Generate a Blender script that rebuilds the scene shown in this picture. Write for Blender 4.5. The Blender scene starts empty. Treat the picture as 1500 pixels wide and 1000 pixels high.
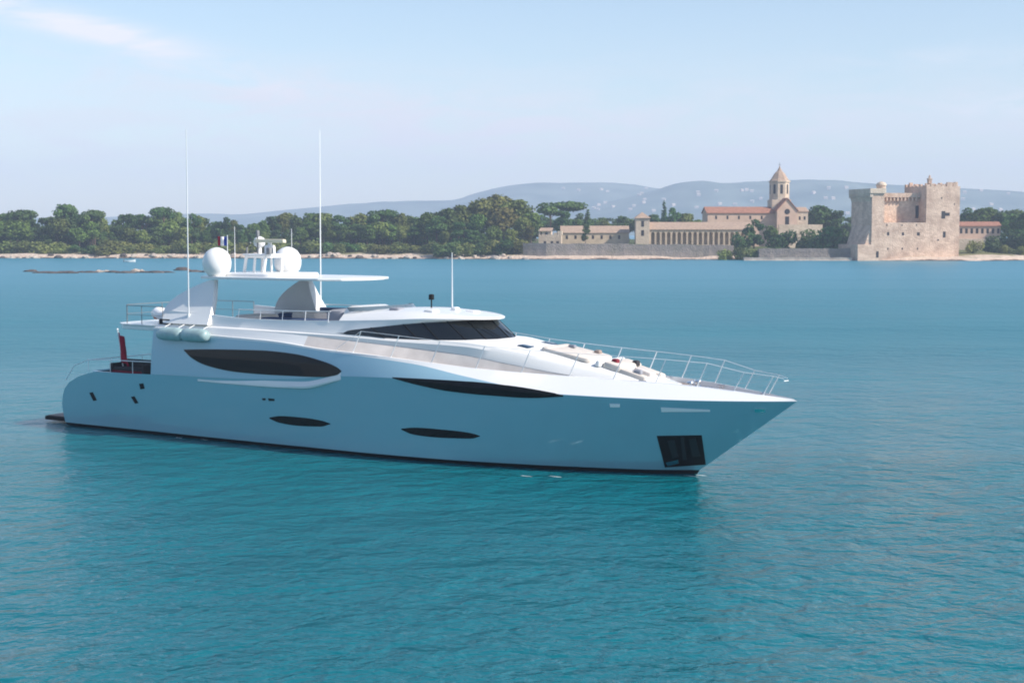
import bpy, bmesh, math, random
import numpy as np
from mathutils import Vector, Matrix, noise
from mathutils.bvhtree import BVHTree
R = math.radians
random.seed(7)
scene = bpy.context.scene
col = scene.collection

# ------------------------------------------------------------------ camera, sky, sun, exposure
F, YH, H = 2200.0, 338.0, 9.5            # focal length in photo pixels, horizon row, eye height in metres
PITCH = math.atan((500 - YH) / F)
cam = bpy.data.objects.new('camera', bpy.data.cameras.new('camera'))
col.objects.link(cam)
cam.data.sensor_width = 36; cam.data.lens = 36 * F / 1500
cam.data.clip_start = 0.5; cam.data.clip_end = 30000
cam.location = (0, 0, H); cam.rotation_euler = (R(90) - PITCH, 0, 0)
scene.camera = cam

SUN = Vector((0.72, -0.30, 0.62)).normalized()     # towards the sun
sun = bpy.data.objects.new('sun', bpy.data.lights.new('sun', 'SUN'))
col.objects.link(sun)
sun.data.energy = 4.2; sun.data.angle = R(0.5); sun.data.color = (1.0, 0.93, 0.84)
sun.rotation_euler = SUN.to_track_quat('Z', 'Y').to_euler()

world = bpy.data.worlds.new('World'); scene.world = world; world.use_nodes = True
def build_sky():
    nt = world.node_tree; nt.nodes.clear(); N = nt.nodes.new; L = nt.links.new
    out = N('ShaderNodeOutputWorld'); bg = N('ShaderNodeBackground'); sky = N('ShaderNodeTexSky')
    sky.sky_type = 'NISHITA'; sky.sun_disc = False
    sky.sun_elevation = math.asin(SUN.z); sky.sun_rotation = math.atan2(SUN.x, SUN.y)
    sky.air_density = 1.0; sky.dust_density = 0.6; sky.ozone_density = 1.1
    bg.inputs['Strength'].default_value = 0.122
    # thin cirrus: noise over azimuth / elevation of the sky, denser round a few directions
    tc = N('ShaderNodeTexCoord'); sep = N('ShaderNodeSeparateXYZ'); L(tc.outputs['Generated'], sep.inputs[0])
    def math_(op, a, b=None):
        m = N('ShaderNodeMath'); m.operation = op
        for i, v in enumerate((a, b)):
            if v is None: continue
            if isinstance(v, (int, float)): m.inputs[i].default_value = v
            else: L(v, m.inputs[i])
        return m.outputs[0]
    az = math_('ARCTAN2', sep.outputs[0], sep.outputs[1])
    el = math_('ARCSINE', sep.outputs[2])
    cmb = N('ShaderNodeCombineXYZ'); L(az, cmb.inputs[0]); L(el, cmb.inputs[1])
    mp = N('ShaderNodeMapping'); L(cmb.outputs[0], mp.inputs[0])
    mp.inputs['Rotation'].default_value = (0, 0, R(12)); mp.inputs['Scale'].default_value = (10, 46, 1)
    nz = N('ShaderNodeTexNoise'); nz.inputs['Scale'].default_value = 1.3; nz.inputs['Detail'].default_value = 7
    nz.inputs['Roughness'].default_value = 0.62; nz.inputs['Distortion'].default_value = 0.7
    L(mp.outputs[0], nz.inputs['Vector'])
    totals = [None, None]
    # azimuth, elevation, tilt, half width, half height, weight
    for a0, e0, tilt, wa, we, k in ((-0.235, 0.116, -0.28, 0.075, 0.0085, 1.5), (-0.31, 0.134, -0.14, 0.07, 0.007, 1.2),
                                    (-0.12, 0.085, -0.12, 0.15, 0.016, 1.0), (0.315, 0.078, 0.0, 0.035, 0.006, 1.0),
                                    (0.29, 0.110, 0.0, 0.07, 0.006, .35), (0.0, 0.062, 0.0, 0.6, 0.036, 1.0)):
        dx = math_('SUBTRACT', az, a0); dy0 = math_('SUBTRACT', el, e0)
        dy = math_('SUBTRACT', dy0, math_('MULTIPLY', dx, tilt))
        qx = math_('DIVIDE', dx, wa); qy = math_('DIVIDE', dy, we)
        g = math_('ADD', math_('MULTIPLY', qx, qx), math_('MULTIPLY', qy, qy))
        g = math_('MULTIPLY', math_('EXPONENT', math_('MULTIPLY', g, -1.0)), k)
        i_ = 0 if we < .01 else 1; totals[i_] = g if totals[i_] is None else math_('ADD', totals[i_], g)
    rmp = N('ShaderNodeMapRange'); rmp.inputs[1].default_value = 0.32; rmp.inputs[2].default_value = 0.64
    L(nz.outputs['Fac'], rmp.inputs[0])
    base = sky.outputs[0]
    for tot, colr in ((totals[1], (5.4, 5.25, 5.5, 1)), (totals[0], (6.1, 5.95, 6.15, 1))):
        fac = math_('MINIMUM', math_('MULTIPLY', math_('MULTIPLY', rmp.outputs[0], tot), 0.8), 0.9)
        mix = N('ShaderNodeMix'); mix.data_type = 'RGBA'
        L(fac, mix.inputs[0]); L(base, mix.inputs[6]); mix.inputs[7].default_value = colr; base = mix.outputs[2]
    L(mix.outputs[2], bg.inputs['Color']); L(bg.outputs[0], out.inputs['Surface'])
build_sky()

scene.view_settings.view_transform = 'Standard'; scene.view_settings.look = 'None'
scene.view_settings.exposure = 0.5; scene.view_settings.gamma = 1.0; scene.view_settings.use_curve_mapping = False
scene.render.engine = 'CYCLES'
scene.cycles.filter_width = 1.9; scene.cycles.max_bounces = 8; scene.cycles.volume_bounces = 1

# ------------------------------------------------------------------ helpers
def ray(u, v):
    cp, sp = math.cos(PITCH), math.sin(PITCH); k = (500 - v) / F
    return Vector(((u - 750) / F, cp + k * sp, -sp + k * cp))
def at(u, v, D):
    """point seen at photo position (u, v) standing D metres north of the camera"""
    r = ray(u, v); return Vector((0, 0, H)) + r * (D / r.y)
def gx(u, D): return at(u, 370, D).x
def zz(v, D): return at(750, v, D).z

def cv(*pts):
    """monotone cubic through (x, value) points"""
    xs = np.array([q[0] for q in pts], float); ys = np.array([q[1] for q in pts], float)
    h = np.diff(xs); d = np.diff(ys) / h; m = np.zeros(len(xs))
    m[0], m[-1] = d[0], d[-1]
    for i in range(1, len(xs) - 1):
        if d[i-1] * d[i] > 0:
            w1, w2 = 2*h[i] + h[i-1], h[i] + 2*h[i-1]
            m[i] = (w1 + w2) / (w1 / d[i-1] + w2 / d[i])
    def f(x):
        x = np.clip(np.asarray(x, float), xs[0], xs[-1])
        i = np.clip(np.searchsorted(xs, x, side='right') - 1, 0, len(h) - 1)
        t = (x - xs[i]) / h[i]; t2, t3 = t*t, t*t*t
        return ((2*t3 - 3*t2 + 1)*ys[i] + (t3 - 2*t2 + t)*h[i]*m[i] + (-2*t3 + 3*t2)*ys[i+1] + (t3 - t2)*h[i]*m[i+1])
    return f

def tag(o, label=None, cat=None, group=None, kind=None):
    if label: o['label'] = label
    if cat: o['category'] = cat
    if group: o['group'] = group
    if kind: o['kind'] = kind
    return o

class MB:
    def __init__(s): s.v = []; s.f = []
    def add(s, vs, fs):
        b = len(s.v); s.v += [tuple(map(float, q)) for q in vs]; s.f += [tuple(i + b for i in q) for q in fs]; return s
    def box(s, x0, x1, y0, y1, z0, z1, m=None):
        vs = [Vector((x, y, z)) for z in (z0, z1) for y in (y0, y1) for x in (x0, x1)]
        if m: vs = [m @ q for q in vs]
        return s.add(vs, [(0, 2, 3, 1), (4, 5, 7, 6), (0, 1, 5, 4), (2, 6, 7, 3), (0, 4, 6, 2), (1, 3, 7, 5)])
    def rbox(s, cx, cy, z0, lx, ly, lz, r=.08, n=3, m=None):
        """box with rounded vertical corners and a softened top edge"""
        pts = []
        for qx, qy, a0 in ((1, 1, 0), (-1, 1, 90), (-1, -1, 180), (1, -1, 270)):
            for k in range(n + 1):
                a = R(a0 + 90*k/n); pts.append((qx*(lx/2-r) + r*math.cos(a), qy*(ly/2-r) + r*math.sin(a)))
        e = min(r, lz/2.2); rings = [(z0, 1, 0), (z0+lz-e, 1, 0), (z0+lz-.3*e, 1, .3*e), (z0+lz, 1, e)]
        vs = []
        for z, _, ins in rings:
            for x, y in pts:
                vs.append(Vector((cx + x*(1 - 2*ins/lx), cy + y*(1 - 2*ins/ly), z)))
        if m: vs = [m @ q for q in vs]
        N_ = len(pts); fs = [(a*N_+i, a*N_+(i+1) % N_, (a+1)*N_+(i+1) % N_, (a+1)*N_+i) for a in range(3) for i in range(N_)]
        fs += [tuple(range(3*N_, 4*N_)), tuple(range(N_))[::-1]]
        return s.add(vs, fs)
    def tube(s, pts, r, n=6, r1=None):
        pts = [Vector(q) for q in pts]; k = len(pts); vs = []
        for i, q in enumerate(pts):
            t = (pts[min(i+1, k-1)] - pts[max(i-1, 0)]).normalized()
            a = t.cross(Vector((0, 0, 1)) if abs(t.z) < .9 else Vector((1, 0, 0))).normalized(); b = t.cross(a)
            rr = r if r1 is None else r + (r1 - r) * i / max(1, k-1)
            for j in range(n):
                w = 2*math.pi*j/n; vs.append(q + (a*math.cos(w) + b*math.sin(w)) * rr)
        fs = [(i*n+j, i*n+(j+1) % n, (i+1)*n+(j+1) % n, (i+1)*n+j) for i in range(k-1) for j in range(n)]
        fs += [tuple(range(n))[::-1], tuple(range((k-1)*n, k*n))]
        return s.add(vs, fs)
    def lathe(s, c, prof, n=16, m=None):
        """prof: (radius, z) pairs round the vertical axis through c"""
        c = Vector(c); vs = []
        for r, z in prof:
            for j in range(n):
                a = 2*math.pi*j/n; q = Vector((r*math.cos(a), r*math.sin(a), z))
                vs.append(c + (m @ q if m else q))
        k = len(prof); fs = [(i*n+j, i*n+(j+1) % n, (i+1)*n+(j+1) % n, (i+1)*n+j) for i in range(k-1) for j in range(n)]
        fs += [tuple(range(n))[::-1], tuple(range((k-1)*n, k*n))]
        return s.add(vs, fs)
    def loft(s, rows, closed=False):
        n = len(rows[0]); vs = [q for r in rows for q in r]; k = len(rows)
        fs = [(a*n+i, a*n+i+1, ((a+1) % k)*n+i+1, ((a+1) % k)*n+i) for a in range(k if closed else k-1) for i in range(n-1)]
        return s.add(vs, fs)
    def prism(s, poly, axis, a, b):
        """polygon in the two other axes extruded along axis from a to b"""
        def p(q, t): return {'x': (t, q[0], q[1]), 'y': (q[0], t, q[1]), 'z': (q[0], q[1], t)}[axis]
        n = len(poly); vs = [p(q, a) for q in poly] + [p(q, b) for q in poly]
        return s.add(vs, [tuple(range(n))[::-1], tuple(range(n, 2*n))] + [(i, (i+1) % n, n+(i+1) % n, n+i) for i in range(n)])
    def build(s, name, mat, parent=None, smooth=None, bevel=0, fix=True):
        me = bpy.data.meshes.new(name); me.from_pydata(s.v, [], s.f)
        bm = bmesh.new(); bm.from_mesh(me)
        bmesh.ops.remove_doubles(bm, verts=bm.verts, dist=1e-4)
        if fix: bmesh.ops.recalc_face_normals(bm, faces=bm.faces)
        bm.to_mesh(me); bm.free()
        me.materials.append(mat)
        if smooth is not None:
            me.polygons.foreach_set('use_smooth', [True]*len(me.polygons))
            me.set_sharp_from_angle(angle=R(smooth))
        o = bpy.data.objects.new(name, me); col.objects.link(o)
        if parent: o.parent = parent
        if bevel:
            bv = o.modifiers.new('bevel', 'BEVEL'); bv.width = bevel; bv.segments = 2; bv.limit_method = 'ANGLE'
        return o

def empty(name, loc=(0, 0, 0), rz=0, **k):
    o = bpy.data.objects.new(name, None); col.objects.link(o); o.location = loc; o.rotation_euler = (0, 0, rz)
    o.empty_display_size = .2
    return tag(o, **k)
def copy_tree(o, parent=None):
    c = o.copy(); col.objects.link(c); c.parent = parent
    for ch in list(o.children): copy_tree(ch, c)
    return c

# ------------------------------------------------------------------ materials
def mat(name, color, rough=.5, metal=0, spec=.5, noise_amt=0, noise_scale=2.0, coat=0, bump=0, bump_scale=20, color2=None, trans=0):
    m = bpy.data.materials.new(name); m.use_nodes = True; nt = m.node_tree; b = nt.nodes['Principled BSDF']
    b.inputs['Base Color'].default_value = (*color, 1); b.inputs['Roughness'].default_value = rough
    b.inputs['Metallic'].default_value = metal; b.inputs['Specular IOR Level'].default_value = spec
    b.inputs['Coat Weight'].default_value = coat; b.inputs['Coat Roughness'].default_value = .05
    if trans: b.inputs['Transmission Weight'].default_value = trans
    if noise_amt or color2:
        tc = nt.nodes.new('ShaderNodeTexCoord'); nz = nt.nodes.new('ShaderNodeTexNoise')
        nz.inputs['Scale'].default_value = noise_scale; nz.inputs['Detail'].default_value = 6
        nt.links.new(tc.outputs['Object'], nz.inputs['Vector'])
        mr = nt.nodes.new('ShaderNodeMapRange'); mr.inputs[1].default_value = .3; mr.inputs[2].default_value = .7
        nt.links.new(nz.outputs['Fac'], mr.inputs[0])
        mx = nt.nodes.new('ShaderNodeMix'); mx.data_type = 'RGBA'
        c2 = color2 or tuple(c*(1-noise_amt) for c in color)
        mx.inputs[6].default_value = (*color, 1); mx.inputs[7].default_value = (*c2, 1)
        nt.links.new(mr.outputs[0], mx.inputs[0]); nt.links.new(mx.outputs[2], b.inputs['Base Color'])
    if bump:
        tc = nt.nodes.new('ShaderNodeTexCoord'); nz = nt.nodes.new('ShaderNodeTexNoise')
        nz.inputs['Scale'].default_value = bump_scale; nz.inputs['Detail'].default_value = 5
        nt.links.new(tc.outputs['Object'], nz.inputs['Vector'])
        bp = nt.nodes.new('ShaderNodeBump'); bp.inputs['Strength'].default_value = 1; bp.inputs['Distance'].default_value = bump
        nt.links.new(nz.outputs['Fac'], bp.inputs['Height']); nt.links.new(bp.outputs[0], b.inputs['Normal'])
    return m

def stone_mat(name, c1, c2, c3, sx=.9, sz=.45, bump=.06):
    """coursed rubble stone: brick pattern in the wall plane plus blotches and staining"""
    m = bpy.data.materials.new(name); m.use_nodes = True; nt = m.node_tree; N = nt.nodes.new; L = nt.links.new
    b = nt.nodes['Principled BSDF']; b.inputs['Roughness'].default_value = .9; b.inputs['Specular IOR Level'].default_value = .15
    tc = N('ShaderNodeTexCoord'); sp = N('ShaderNodeSeparateXYZ'); L(tc.outputs['Object'], sp.inputs[0])
    ad = N('ShaderNodeMath'); L(sp.outputs[0], ad.inputs[0]); L(sp.outputs[1], ad.inputs[1])
    cb = N('ShaderNodeCombineXYZ'); L(ad.outputs[0], cb.inputs[0]); L(sp.outputs[2], cb.inputs[1])
    br = N('ShaderNodeTexBrick'); br.inputs['Scale'].default_value = 1
    br.inputs['Brick Width'].default_value = sx; br.inputs['Row Height'].default_value = sz
    br.inputs['Mortar Size'].default_value = .03; br.inputs['Color1'].default_value = (*c1, 1); br.inputs['Color2'].default_value = (*c2, 1)
    br.inputs['Mortar'].default_value = (*c3, 1); br.inputs['Bias'].default_value = -.1
    L(cb.outputs[0], br.inputs['Vector'])
    nz = N('ShaderNodeTexNoise'); nz.inputs['Scale'].default_value = .28; nz.inputs['Detail'].default_value = 8; nz.inputs['Roughness'].default_value = .65
    L(tc.outputs['Object'], nz.inputs['Vector'])
    mr = N('ShaderNodeMapRange'); mr.inputs[1].default_value = .42; mr.inputs[2].default_value = .68; mr.inputs[4].default_value = .85
    L(nz.outputs['Fac'], mr.inputs[0])
    mx = N('ShaderNodeMix'); mx.data_type = 'RGBA'; L(mr.outputs[0], mx.inputs[0]); L(br.outputs['Color'], mx.inputs[6])
    mx.inputs[7].default_value = (*c3, 1); L(mx.outputs[2], b.inputs['Base Color'])
    n2 = N('ShaderNodeTexNoise'); n2.inputs['Scale'].default_value = 2.2; n2.inputs['Detail'].default_value = 6; L(tc.outputs['Object'], n2.inputs['Vector'])
    bp = N('ShaderNodeBump'); bp.inputs['Distance'].default_value = bump * 3; L(n2.outputs['Fac'], bp.inputs['Height']); L(bp.outputs[0], b.inputs['Normal'])
    return m

def tile_mat(name, c1, c2):
    m = bpy.data.materials.new(name); m.use_nodes = True; nt = m.node_tree; N = nt.nodes.new; L = nt.links.new
    b = nt.nodes['Principled BSDF']; b.inputs['Roughness'].default_value = .85; b.inputs['Specular IOR Level'].default_value = .2
    tc = N('ShaderNodeTexCoord'); nz = N('ShaderNodeTexNoise'); nz.inputs['Scale'].default_value = 1.2; nz.inputs['Detail'].default_value = 7
    L(tc.outputs['Object'], nz.inputs['Vector'])
    mr = N('ShaderNodeMapRange'); mr.inputs[1].default_value = .35; mr.inputs[2].default_value = .68; L(nz.outputs['Fac'], mr.inputs[0])
    mx = N('ShaderNodeMix'); mx.data_type = 'RGBA'; mx.inputs[6].default_value = (*c1, 1); mx.inputs[7].default_value = (*c2, 1)
    L(mr.outputs[0], mx.inputs[0]); L(mx.outputs[2], b.inputs['Base Color'])
    wv = N('ShaderNodeTexWave'); wv.inputs['Scale'].default_value = 1.1; L(tc.outputs['Object'], wv.inputs['Vector'])
    bp = N('ShaderNodeBump'); bp.inputs['Distance'].default_value = .12; L(wv.outputs['Fac'], bp.inputs['Height']); L(bp.outputs[0], b.inputs['Normal'])
    return m

def leaf_mat(name, dark, light, rough=.65):
    """per-leaf tone from the mesh's random 'tone' attribute and a per-tree shift"""
    m = bpy.data.materials.new(name); m.use_nodes = True; nt = m.node_tree; N = nt.nodes.new; L = nt.links.new
    b = nt.nodes['Principled BSDF']; b.inputs['Roughness'].default_value = rough; b.inputs['Specular IOR Level'].default_value = .25
    a = N('ShaderNodeAttribute'); a.attribute_name = 'tone'
    mx = N('ShaderNodeMix'); mx.data_type = 'RGBA'; mx.inputs[6].default_value = (*dark, 1); mx.inputs[7].default_value = (*light, 1)
    L(a.outputs['Fac'], mx.inputs[0])
    oi = N('ShaderNodeObjectInfo'); hs = N('ShaderNodeHueSaturation')
    mh = N('ShaderNodeMapRange'); mh.inputs[3].default_value = .475; mh.inputs[4].default_value = .52; L(oi.outputs['Random'], mh.inputs[0]); L(mh.outputs[0], hs.inputs['Hue'])
    mv = N('ShaderNodeMapRange'); mv.inputs[3].default_value = .7; mv.inputs[4].default_value = 1.35
    w = N('ShaderNodeMath'); w.operation = 'FRACT'; w2 = N('ShaderNodeMath'); w2.operation = 'MULTIPLY'; w2.inputs[1].default_value = 7.13
    L(oi.outputs['Random'], w2.inputs[0]); L(w2.outputs[0], w.inputs[0]); L(w.outputs[0], mv.inputs[0]); L(mv.outputs[0], hs.inputs['Value'])
    L(mx.outputs[2], hs.inputs['Color']); L(hs.outputs[0], b.inputs['Base Color'])
    tr = N('ShaderNodeBsdfTranslucent'); L(hs.outputs[0], tr.inputs['Color'])
    ms = N('ShaderNodeMixShader'); ms.inputs[0].default_value = .22
    L(b.outputs[0], ms.inputs[1]); L(tr.outputs[0], ms.inputs[2])
    L(ms.outputs[0], nt.nodes['Material Output'].inputs['Surface'])
    return m

M = {}
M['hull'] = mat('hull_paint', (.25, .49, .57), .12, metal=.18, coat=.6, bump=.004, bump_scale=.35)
M['white'] = mat('white_gelcoat', (.80, .80, .79), .25, coat=.3)
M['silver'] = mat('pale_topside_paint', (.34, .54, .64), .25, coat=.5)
M['emblem'] = mat('white_lettering', (.85, .85, .84), .4)
M['deckw'] = mat('nonskid_white', (.80, .79, .77), .6)
M['teak'] = mat('teak', (.70, .64, .60), .7, noise_amt=.25, noise_scale=1.2)
M['teakd'] = mat('teak_worn', (.36, .28, .24), .7, noise_amt=.3, noise_scale=1.5)
M['black'] = mat('antifoul_black', (.006, .008, .010), .5)
M['glass'] = mat('dark_glass', (.004, .006, .008), .04, spec=.22)
M['glassw'] = mat('windscreen_glass', (.008, .011, .013), .03, spec=.7)
M['glassb'] = mat('tinted_screen', (.02, .05, .09), .05)
M['smoke'] = mat('smoked_screen', (.10, .14, .17), .1)
M['chrome'] = mat('stainless', (.75, .76, .77), .18, metal=1)
M['rail'] = mat('rail_steel', (.86, .87, .88), .35, metal=.2)
M['rubber'] = mat('black_rubber', (.008, .009, .010), .6, spec=.2)
M['anchor'] = mat('anchor_steel', (.02, .028, .032), .5, metal=0, spec=.2)
M['cushion'] = mat('cream_cushion', (.66, .60, .54), .85, noise_amt=.12, noise_scale=3)
M['navy'] = mat('navy_cushion', (.03, .06, .14), .8)
M['greycush'] = mat('grey_cushion', (.28, .29, .33), .85)
M['darkcush'] = mat('charcoal_cushion', (.03, .028, .032), .8)
M['red'] = mat('red_cloth', (.42, .02, .05), .8)
M['maroon'] = mat('maroon_cloth', (.20, .015, .03), .85)
M['blue'] = mat('blue_cloth', (.03, .07, .35), .8)
M['whitecloth'] = mat('white_cloth', (.78, .77, .75), .9)
M['teal'] = mat('teal_cover', (.40, .55, .56), .35, noise_amt=.3, noise_scale=2.5)
M['radar'] = mat('radar_cream', (.72, .66, .48), .5)
M['dome'] = mat('dome_white', (.82, .82, .81), .35, bump=.004, bump_scale=3)
M['grey'] = mat('grey_metal', (.20, .21, .22), .5)
M['orange'] = mat('orange_plastic', (.55, .12, .03), .5)
M['whip'] = mat('whip_white', (.80, .82, .82), .5)
M['awning'] = mat('grey_awning', (.22, .25, .27), .7)
M['stone'] = stone_mat('castle_stone', (.80, .60, .46), (.64, .46, .34), (.40, .27, .20))
M['pale_stone'] = stone_mat('pale_stone', (.72, .60, .47), (.62, .50, .38), (.48, .37, .28))
M['wall_stone'] = stone_mat('rubble_wall', (.36, .30, .27), (.28, .24, .22), (.22, .20, .16), .7, .35, .1)
M['plaster'] = mat('ochre_plaster', (.66, .51, .36), .9, noise_amt=.25, noise_scale=.5)
M['pinkplaster'] = mat('pink_plaster', (.68, .48, .36), .9, noise_amt=.2, noise_scale=.4)
M['tile'] = tile_mat('terracotta_tiles', (.50, .24, .16), (.38, .19, .13))
M['tile_pale'] = tile_mat('faded_tiles', (.56, .41, .30), (.45, .32, .24))
M['opening'] = mat('window_dark', (.025, .022, .022), .5)
M['bark'] = mat('bark', (.13, .09, .065), .9, noise_amt=.4, noise_scale=3)
M['rock'] = mat('wet_rock', (.06, .050, .045), .8, color2=(.13, .10, .085), noise_scale=.8, bump=.15, bump_scale=2)
M['palerock'] = mat('pale_rock', (.52, .44, .36), .9, color2=(.36, .29, .24), noise_scale=.6, bump=.15, bump_scale=2)
M['foam'] = mat('foam', (.75, .80, .80), .8)
M['house'] = mat('far_house', (.52, .44, .37), .9)
LEAF = {'pine': leaf_mat('pine_needles', (0.029, 0.070, 0.021), (0.102, 0.181, 0.044)),
        'oak': leaf_mat('oak_leaves', (0.041, 0.089, 0.021), (0.143, 0.229, 0.044)),
        'olive': leaf_mat('olive_leaves', (0.074, 0.115, 0.026), (0.231, 0.271, 0.061)),
        'gold': leaf_mat('ochre_leaves', (0.081, 0.092, 0.022), (0.225, 0.205, 0.054)),
        'scrub': leaf_mat('scrub_leaves', (0.084, 0.116, 0.029), (0.224, 0.247, 0.064))}

# ------------------------------------------------------------------ sea
def sea_material():
    m = bpy.data.materials.new('sea_water'); m.use_nodes = True; nt = m.node_tree; N = nt.nodes.new; L = nt.links.new
    b = nt.nodes['Principled BSDF']; b.inputs['IOR'].default_value = 1.333; b.inputs['Roughness'].default_value = .13
    b.inputs['Specular IOR Level'].default_value = .46; b.inputs['Specular Tint'].default_value = (.62, .92, 1, 1)
    tc = N('ShaderNodeTexCoord')
    def nz(scale, detail, sx=1, sy=1, rot=0, rough=.5, dist=0):
        mp = N('ShaderNodeMapping'); mp.inputs['Scale'].default_value = (sx, sy, 1); mp.inputs['Rotation'].default_value = (0, 0, R(rot))
        L(tc.outputs['Object'], mp.inputs[0]); n = N('ShaderNodeTexNoise'); n.inputs['Scale'].default_value = scale
        n.inputs['Detail'].default_value = detail; n.inputs['Roughness'].default_value = rough; n.inputs['Distortion'].default_value = dist
        L(mp.outputs[0], n.inputs['Vector']); return n.outputs['Fac']
    def mth(op, a, c):
        k = N('ShaderNodeMath'); k.operation = op
        for i, v in enumerate((a, c)):
            if isinstance(v, (int, float)): k.inputs[i].default_value = v
            else: L(v, k.inputs[i])
        return k.outputs[0]
    # sea-bed patches: sand and weed seen through clear water
    cmix = N('ShaderNodeMix'); cmix.data_type = 'RGBA'
    cmix.inputs[6].default_value = (.0006, .100, .132, 1); cmix.inputs[7].default_value = (.0016, .165, .196, 1)
    L(nz(.035, 4, 1, 1.4, 10), cmix.inputs[0])
    L(cmix.outputs[2], b.inputs['Base Color'])
    swell = nz(.15, 2, .9, 1.3, 18)
    chop = nz(.70, 3, 1, 1.15, -22, .55, .3)
    ripple = nz(2.4, 4, 1, 1.1, 30, .6, .4)
    gust = nz(.02, 3, .35, 1.6, 4)                      # wind patches change how rough the ripples are
    gm = N('ShaderNodeMapRange'); gm.inputs[1].default_value = .35; gm.inputs[2].default_value = .65
    gm.inputs[3].default_value = .45; gm.inputs[4].default_value = 1.15; L(gust, gm.inputs[0])
    h = mth('ADD', mth('MULTIPLY', swell, .50), mth('MULTIPLY', chop, .36))
    h = mth('ADD', h, mth('MULTIPLY', ripple, .11))
    h = mth('MULTIPLY', h, gm.outputs[0])
    # out in the bay the waves are too small to tell apart: less relief, more roughness
    sp = N('ShaderNodeSeparateXYZ'); L(tc.outputs['Object'], sp.inputs[0])
    def far(a, c):
        k = N('ShaderNodeMapRange'); k.interpolation_type = 'SMOOTHSTEP'; k.inputs[1].default_value = 38; k.inputs[2].default_value = 150
        k.inputs[3].default_value = a; k.inputs[4].default_value = c; L(sp.outputs[1], k.inputs[0]); return k.outputs[0]
    h = mth('MULTIPLY', h, far(1.0, .55)); L(far(.12, .38), b.inputs['Roughness'])
    # water colour painted paler towards the island, standing in for bright sky reflection
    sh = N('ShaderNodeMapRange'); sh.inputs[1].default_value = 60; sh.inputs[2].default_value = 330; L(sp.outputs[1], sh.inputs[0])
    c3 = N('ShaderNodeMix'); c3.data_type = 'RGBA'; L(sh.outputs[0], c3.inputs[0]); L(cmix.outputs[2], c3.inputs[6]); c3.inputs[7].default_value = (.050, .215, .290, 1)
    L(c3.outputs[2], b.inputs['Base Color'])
    bp = N('ShaderNodeBump'); bp.inputs['Strength'].default_value = 1; bp.inputs['Distance'].default_value = 1.0
    L(h, bp.inputs['Height']); L(bp.outputs[0], b.inputs['Normal'])
    return m
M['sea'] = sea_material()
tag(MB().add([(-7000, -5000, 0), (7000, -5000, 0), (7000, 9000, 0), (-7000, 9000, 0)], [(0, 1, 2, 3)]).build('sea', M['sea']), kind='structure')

# ------------------------------------------------------------------ the yacht: frame and projection on its surfaces
def at_z(u, v, z=0):
    r = ray(u, v); return Vector((0, 0, H)) + r * ((z - H) / r.z)
S_, B_ = at_z(95, 623), at_z(1025, 694); BEAM = 3.3
PSI = math.atan2(B_.y - S_.y, B_.x - S_.x) - math.asin(BEAM / (B_ - S_).length)
UX = Vector((math.cos(PSI), math.sin(PSI), 0)); WL_LEN = math.sqrt((B_ - S_).length**2 - BEAM**2)
ORG = B_ - UX * WL_LEN
YM = Matrix.Translation(ORG) @ Matrix.Rotation(PSI, 4, 'Z'); YI = YM.inverted()
CAML = YI @ Vector((0, 0, H))
def rayl(u, v): return (YI.to_3x3() @ ray(u, v)).normalized()
def on_y(u, v, y):
    d = rayl(u, v); return CAML + d * ((y - CAML.y) / d.y)
def on_z(u, v, z):
    d = rayl(u, v); return CAML + d * ((z - CAML.z) / d.z)

yacht = empty('motor_yacht', ORG, PSI, label='long sleek motor yacht with blue grey hull and white upper decks under way', cat='yacht')
def mir(rows): return rows + [np.array(r) * (1, -1, 1) for r in rows[::-1]]
def row(x, y, z):
    x = np.asarray(x, float); o = np.ones_like(x); return np.stack([x, -np.abs(y*o), z*o], 1)

# curves along the boat (x forward from the stern waterline)
wl_y = cv((-.2, 3.25), (5, 3.3), (12, 3.42), (18, 3.42), (22, 3.2), (26, 2.45), (29, 1.6), (31, .9), (32.57, 0))
k_y = cv((-.2, 3.5), (2.6, 3.6), (8, 3.66), (14, 3.7), (19, 3.65), (24, 3.32), (28, 2.70), (31, 2.02), (33.5, 1.26), (35.3, .60), (36.57, 0))
k_z = cv((-.2, 2.80), (2.6, 2.80), (7, 2.88), (11, 2.94), (15, 3.12), (17.5, 3.36), (20.3, 3.42), (24.3, 3.27), (28, 3.09), (32.5, 3.04), (36.57, 3.10))
t_in = cv((6, .10), (14, .14), (18, .22), (21, .38), (24, .68), (28, .86), (31, .74), (34, .44), (36.4, .02))
t_z = cv((6, 5.05), (6.8, 5.04), (9.7, 4.83), (13.8, 4.69), (16.35, 4.46), (18.7, 4.32), (21.1, 4.14), (23.7, 3.92), (26, 3.80), (29, 3.70), (32, 3.58), (34, 3.42), (36.45, 3.17))
f_k = cv((6, .96), (16, .94), (18.7, .90), (21, .84), (23.5, .52), (25.8, .20), (28, .03), (36.4, .03))   # where the blue facet ends between knuckle (0) and rail base (1)
def t_y(x): return np.maximum(k_y(x) - t_in(x), 0.0)

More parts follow.
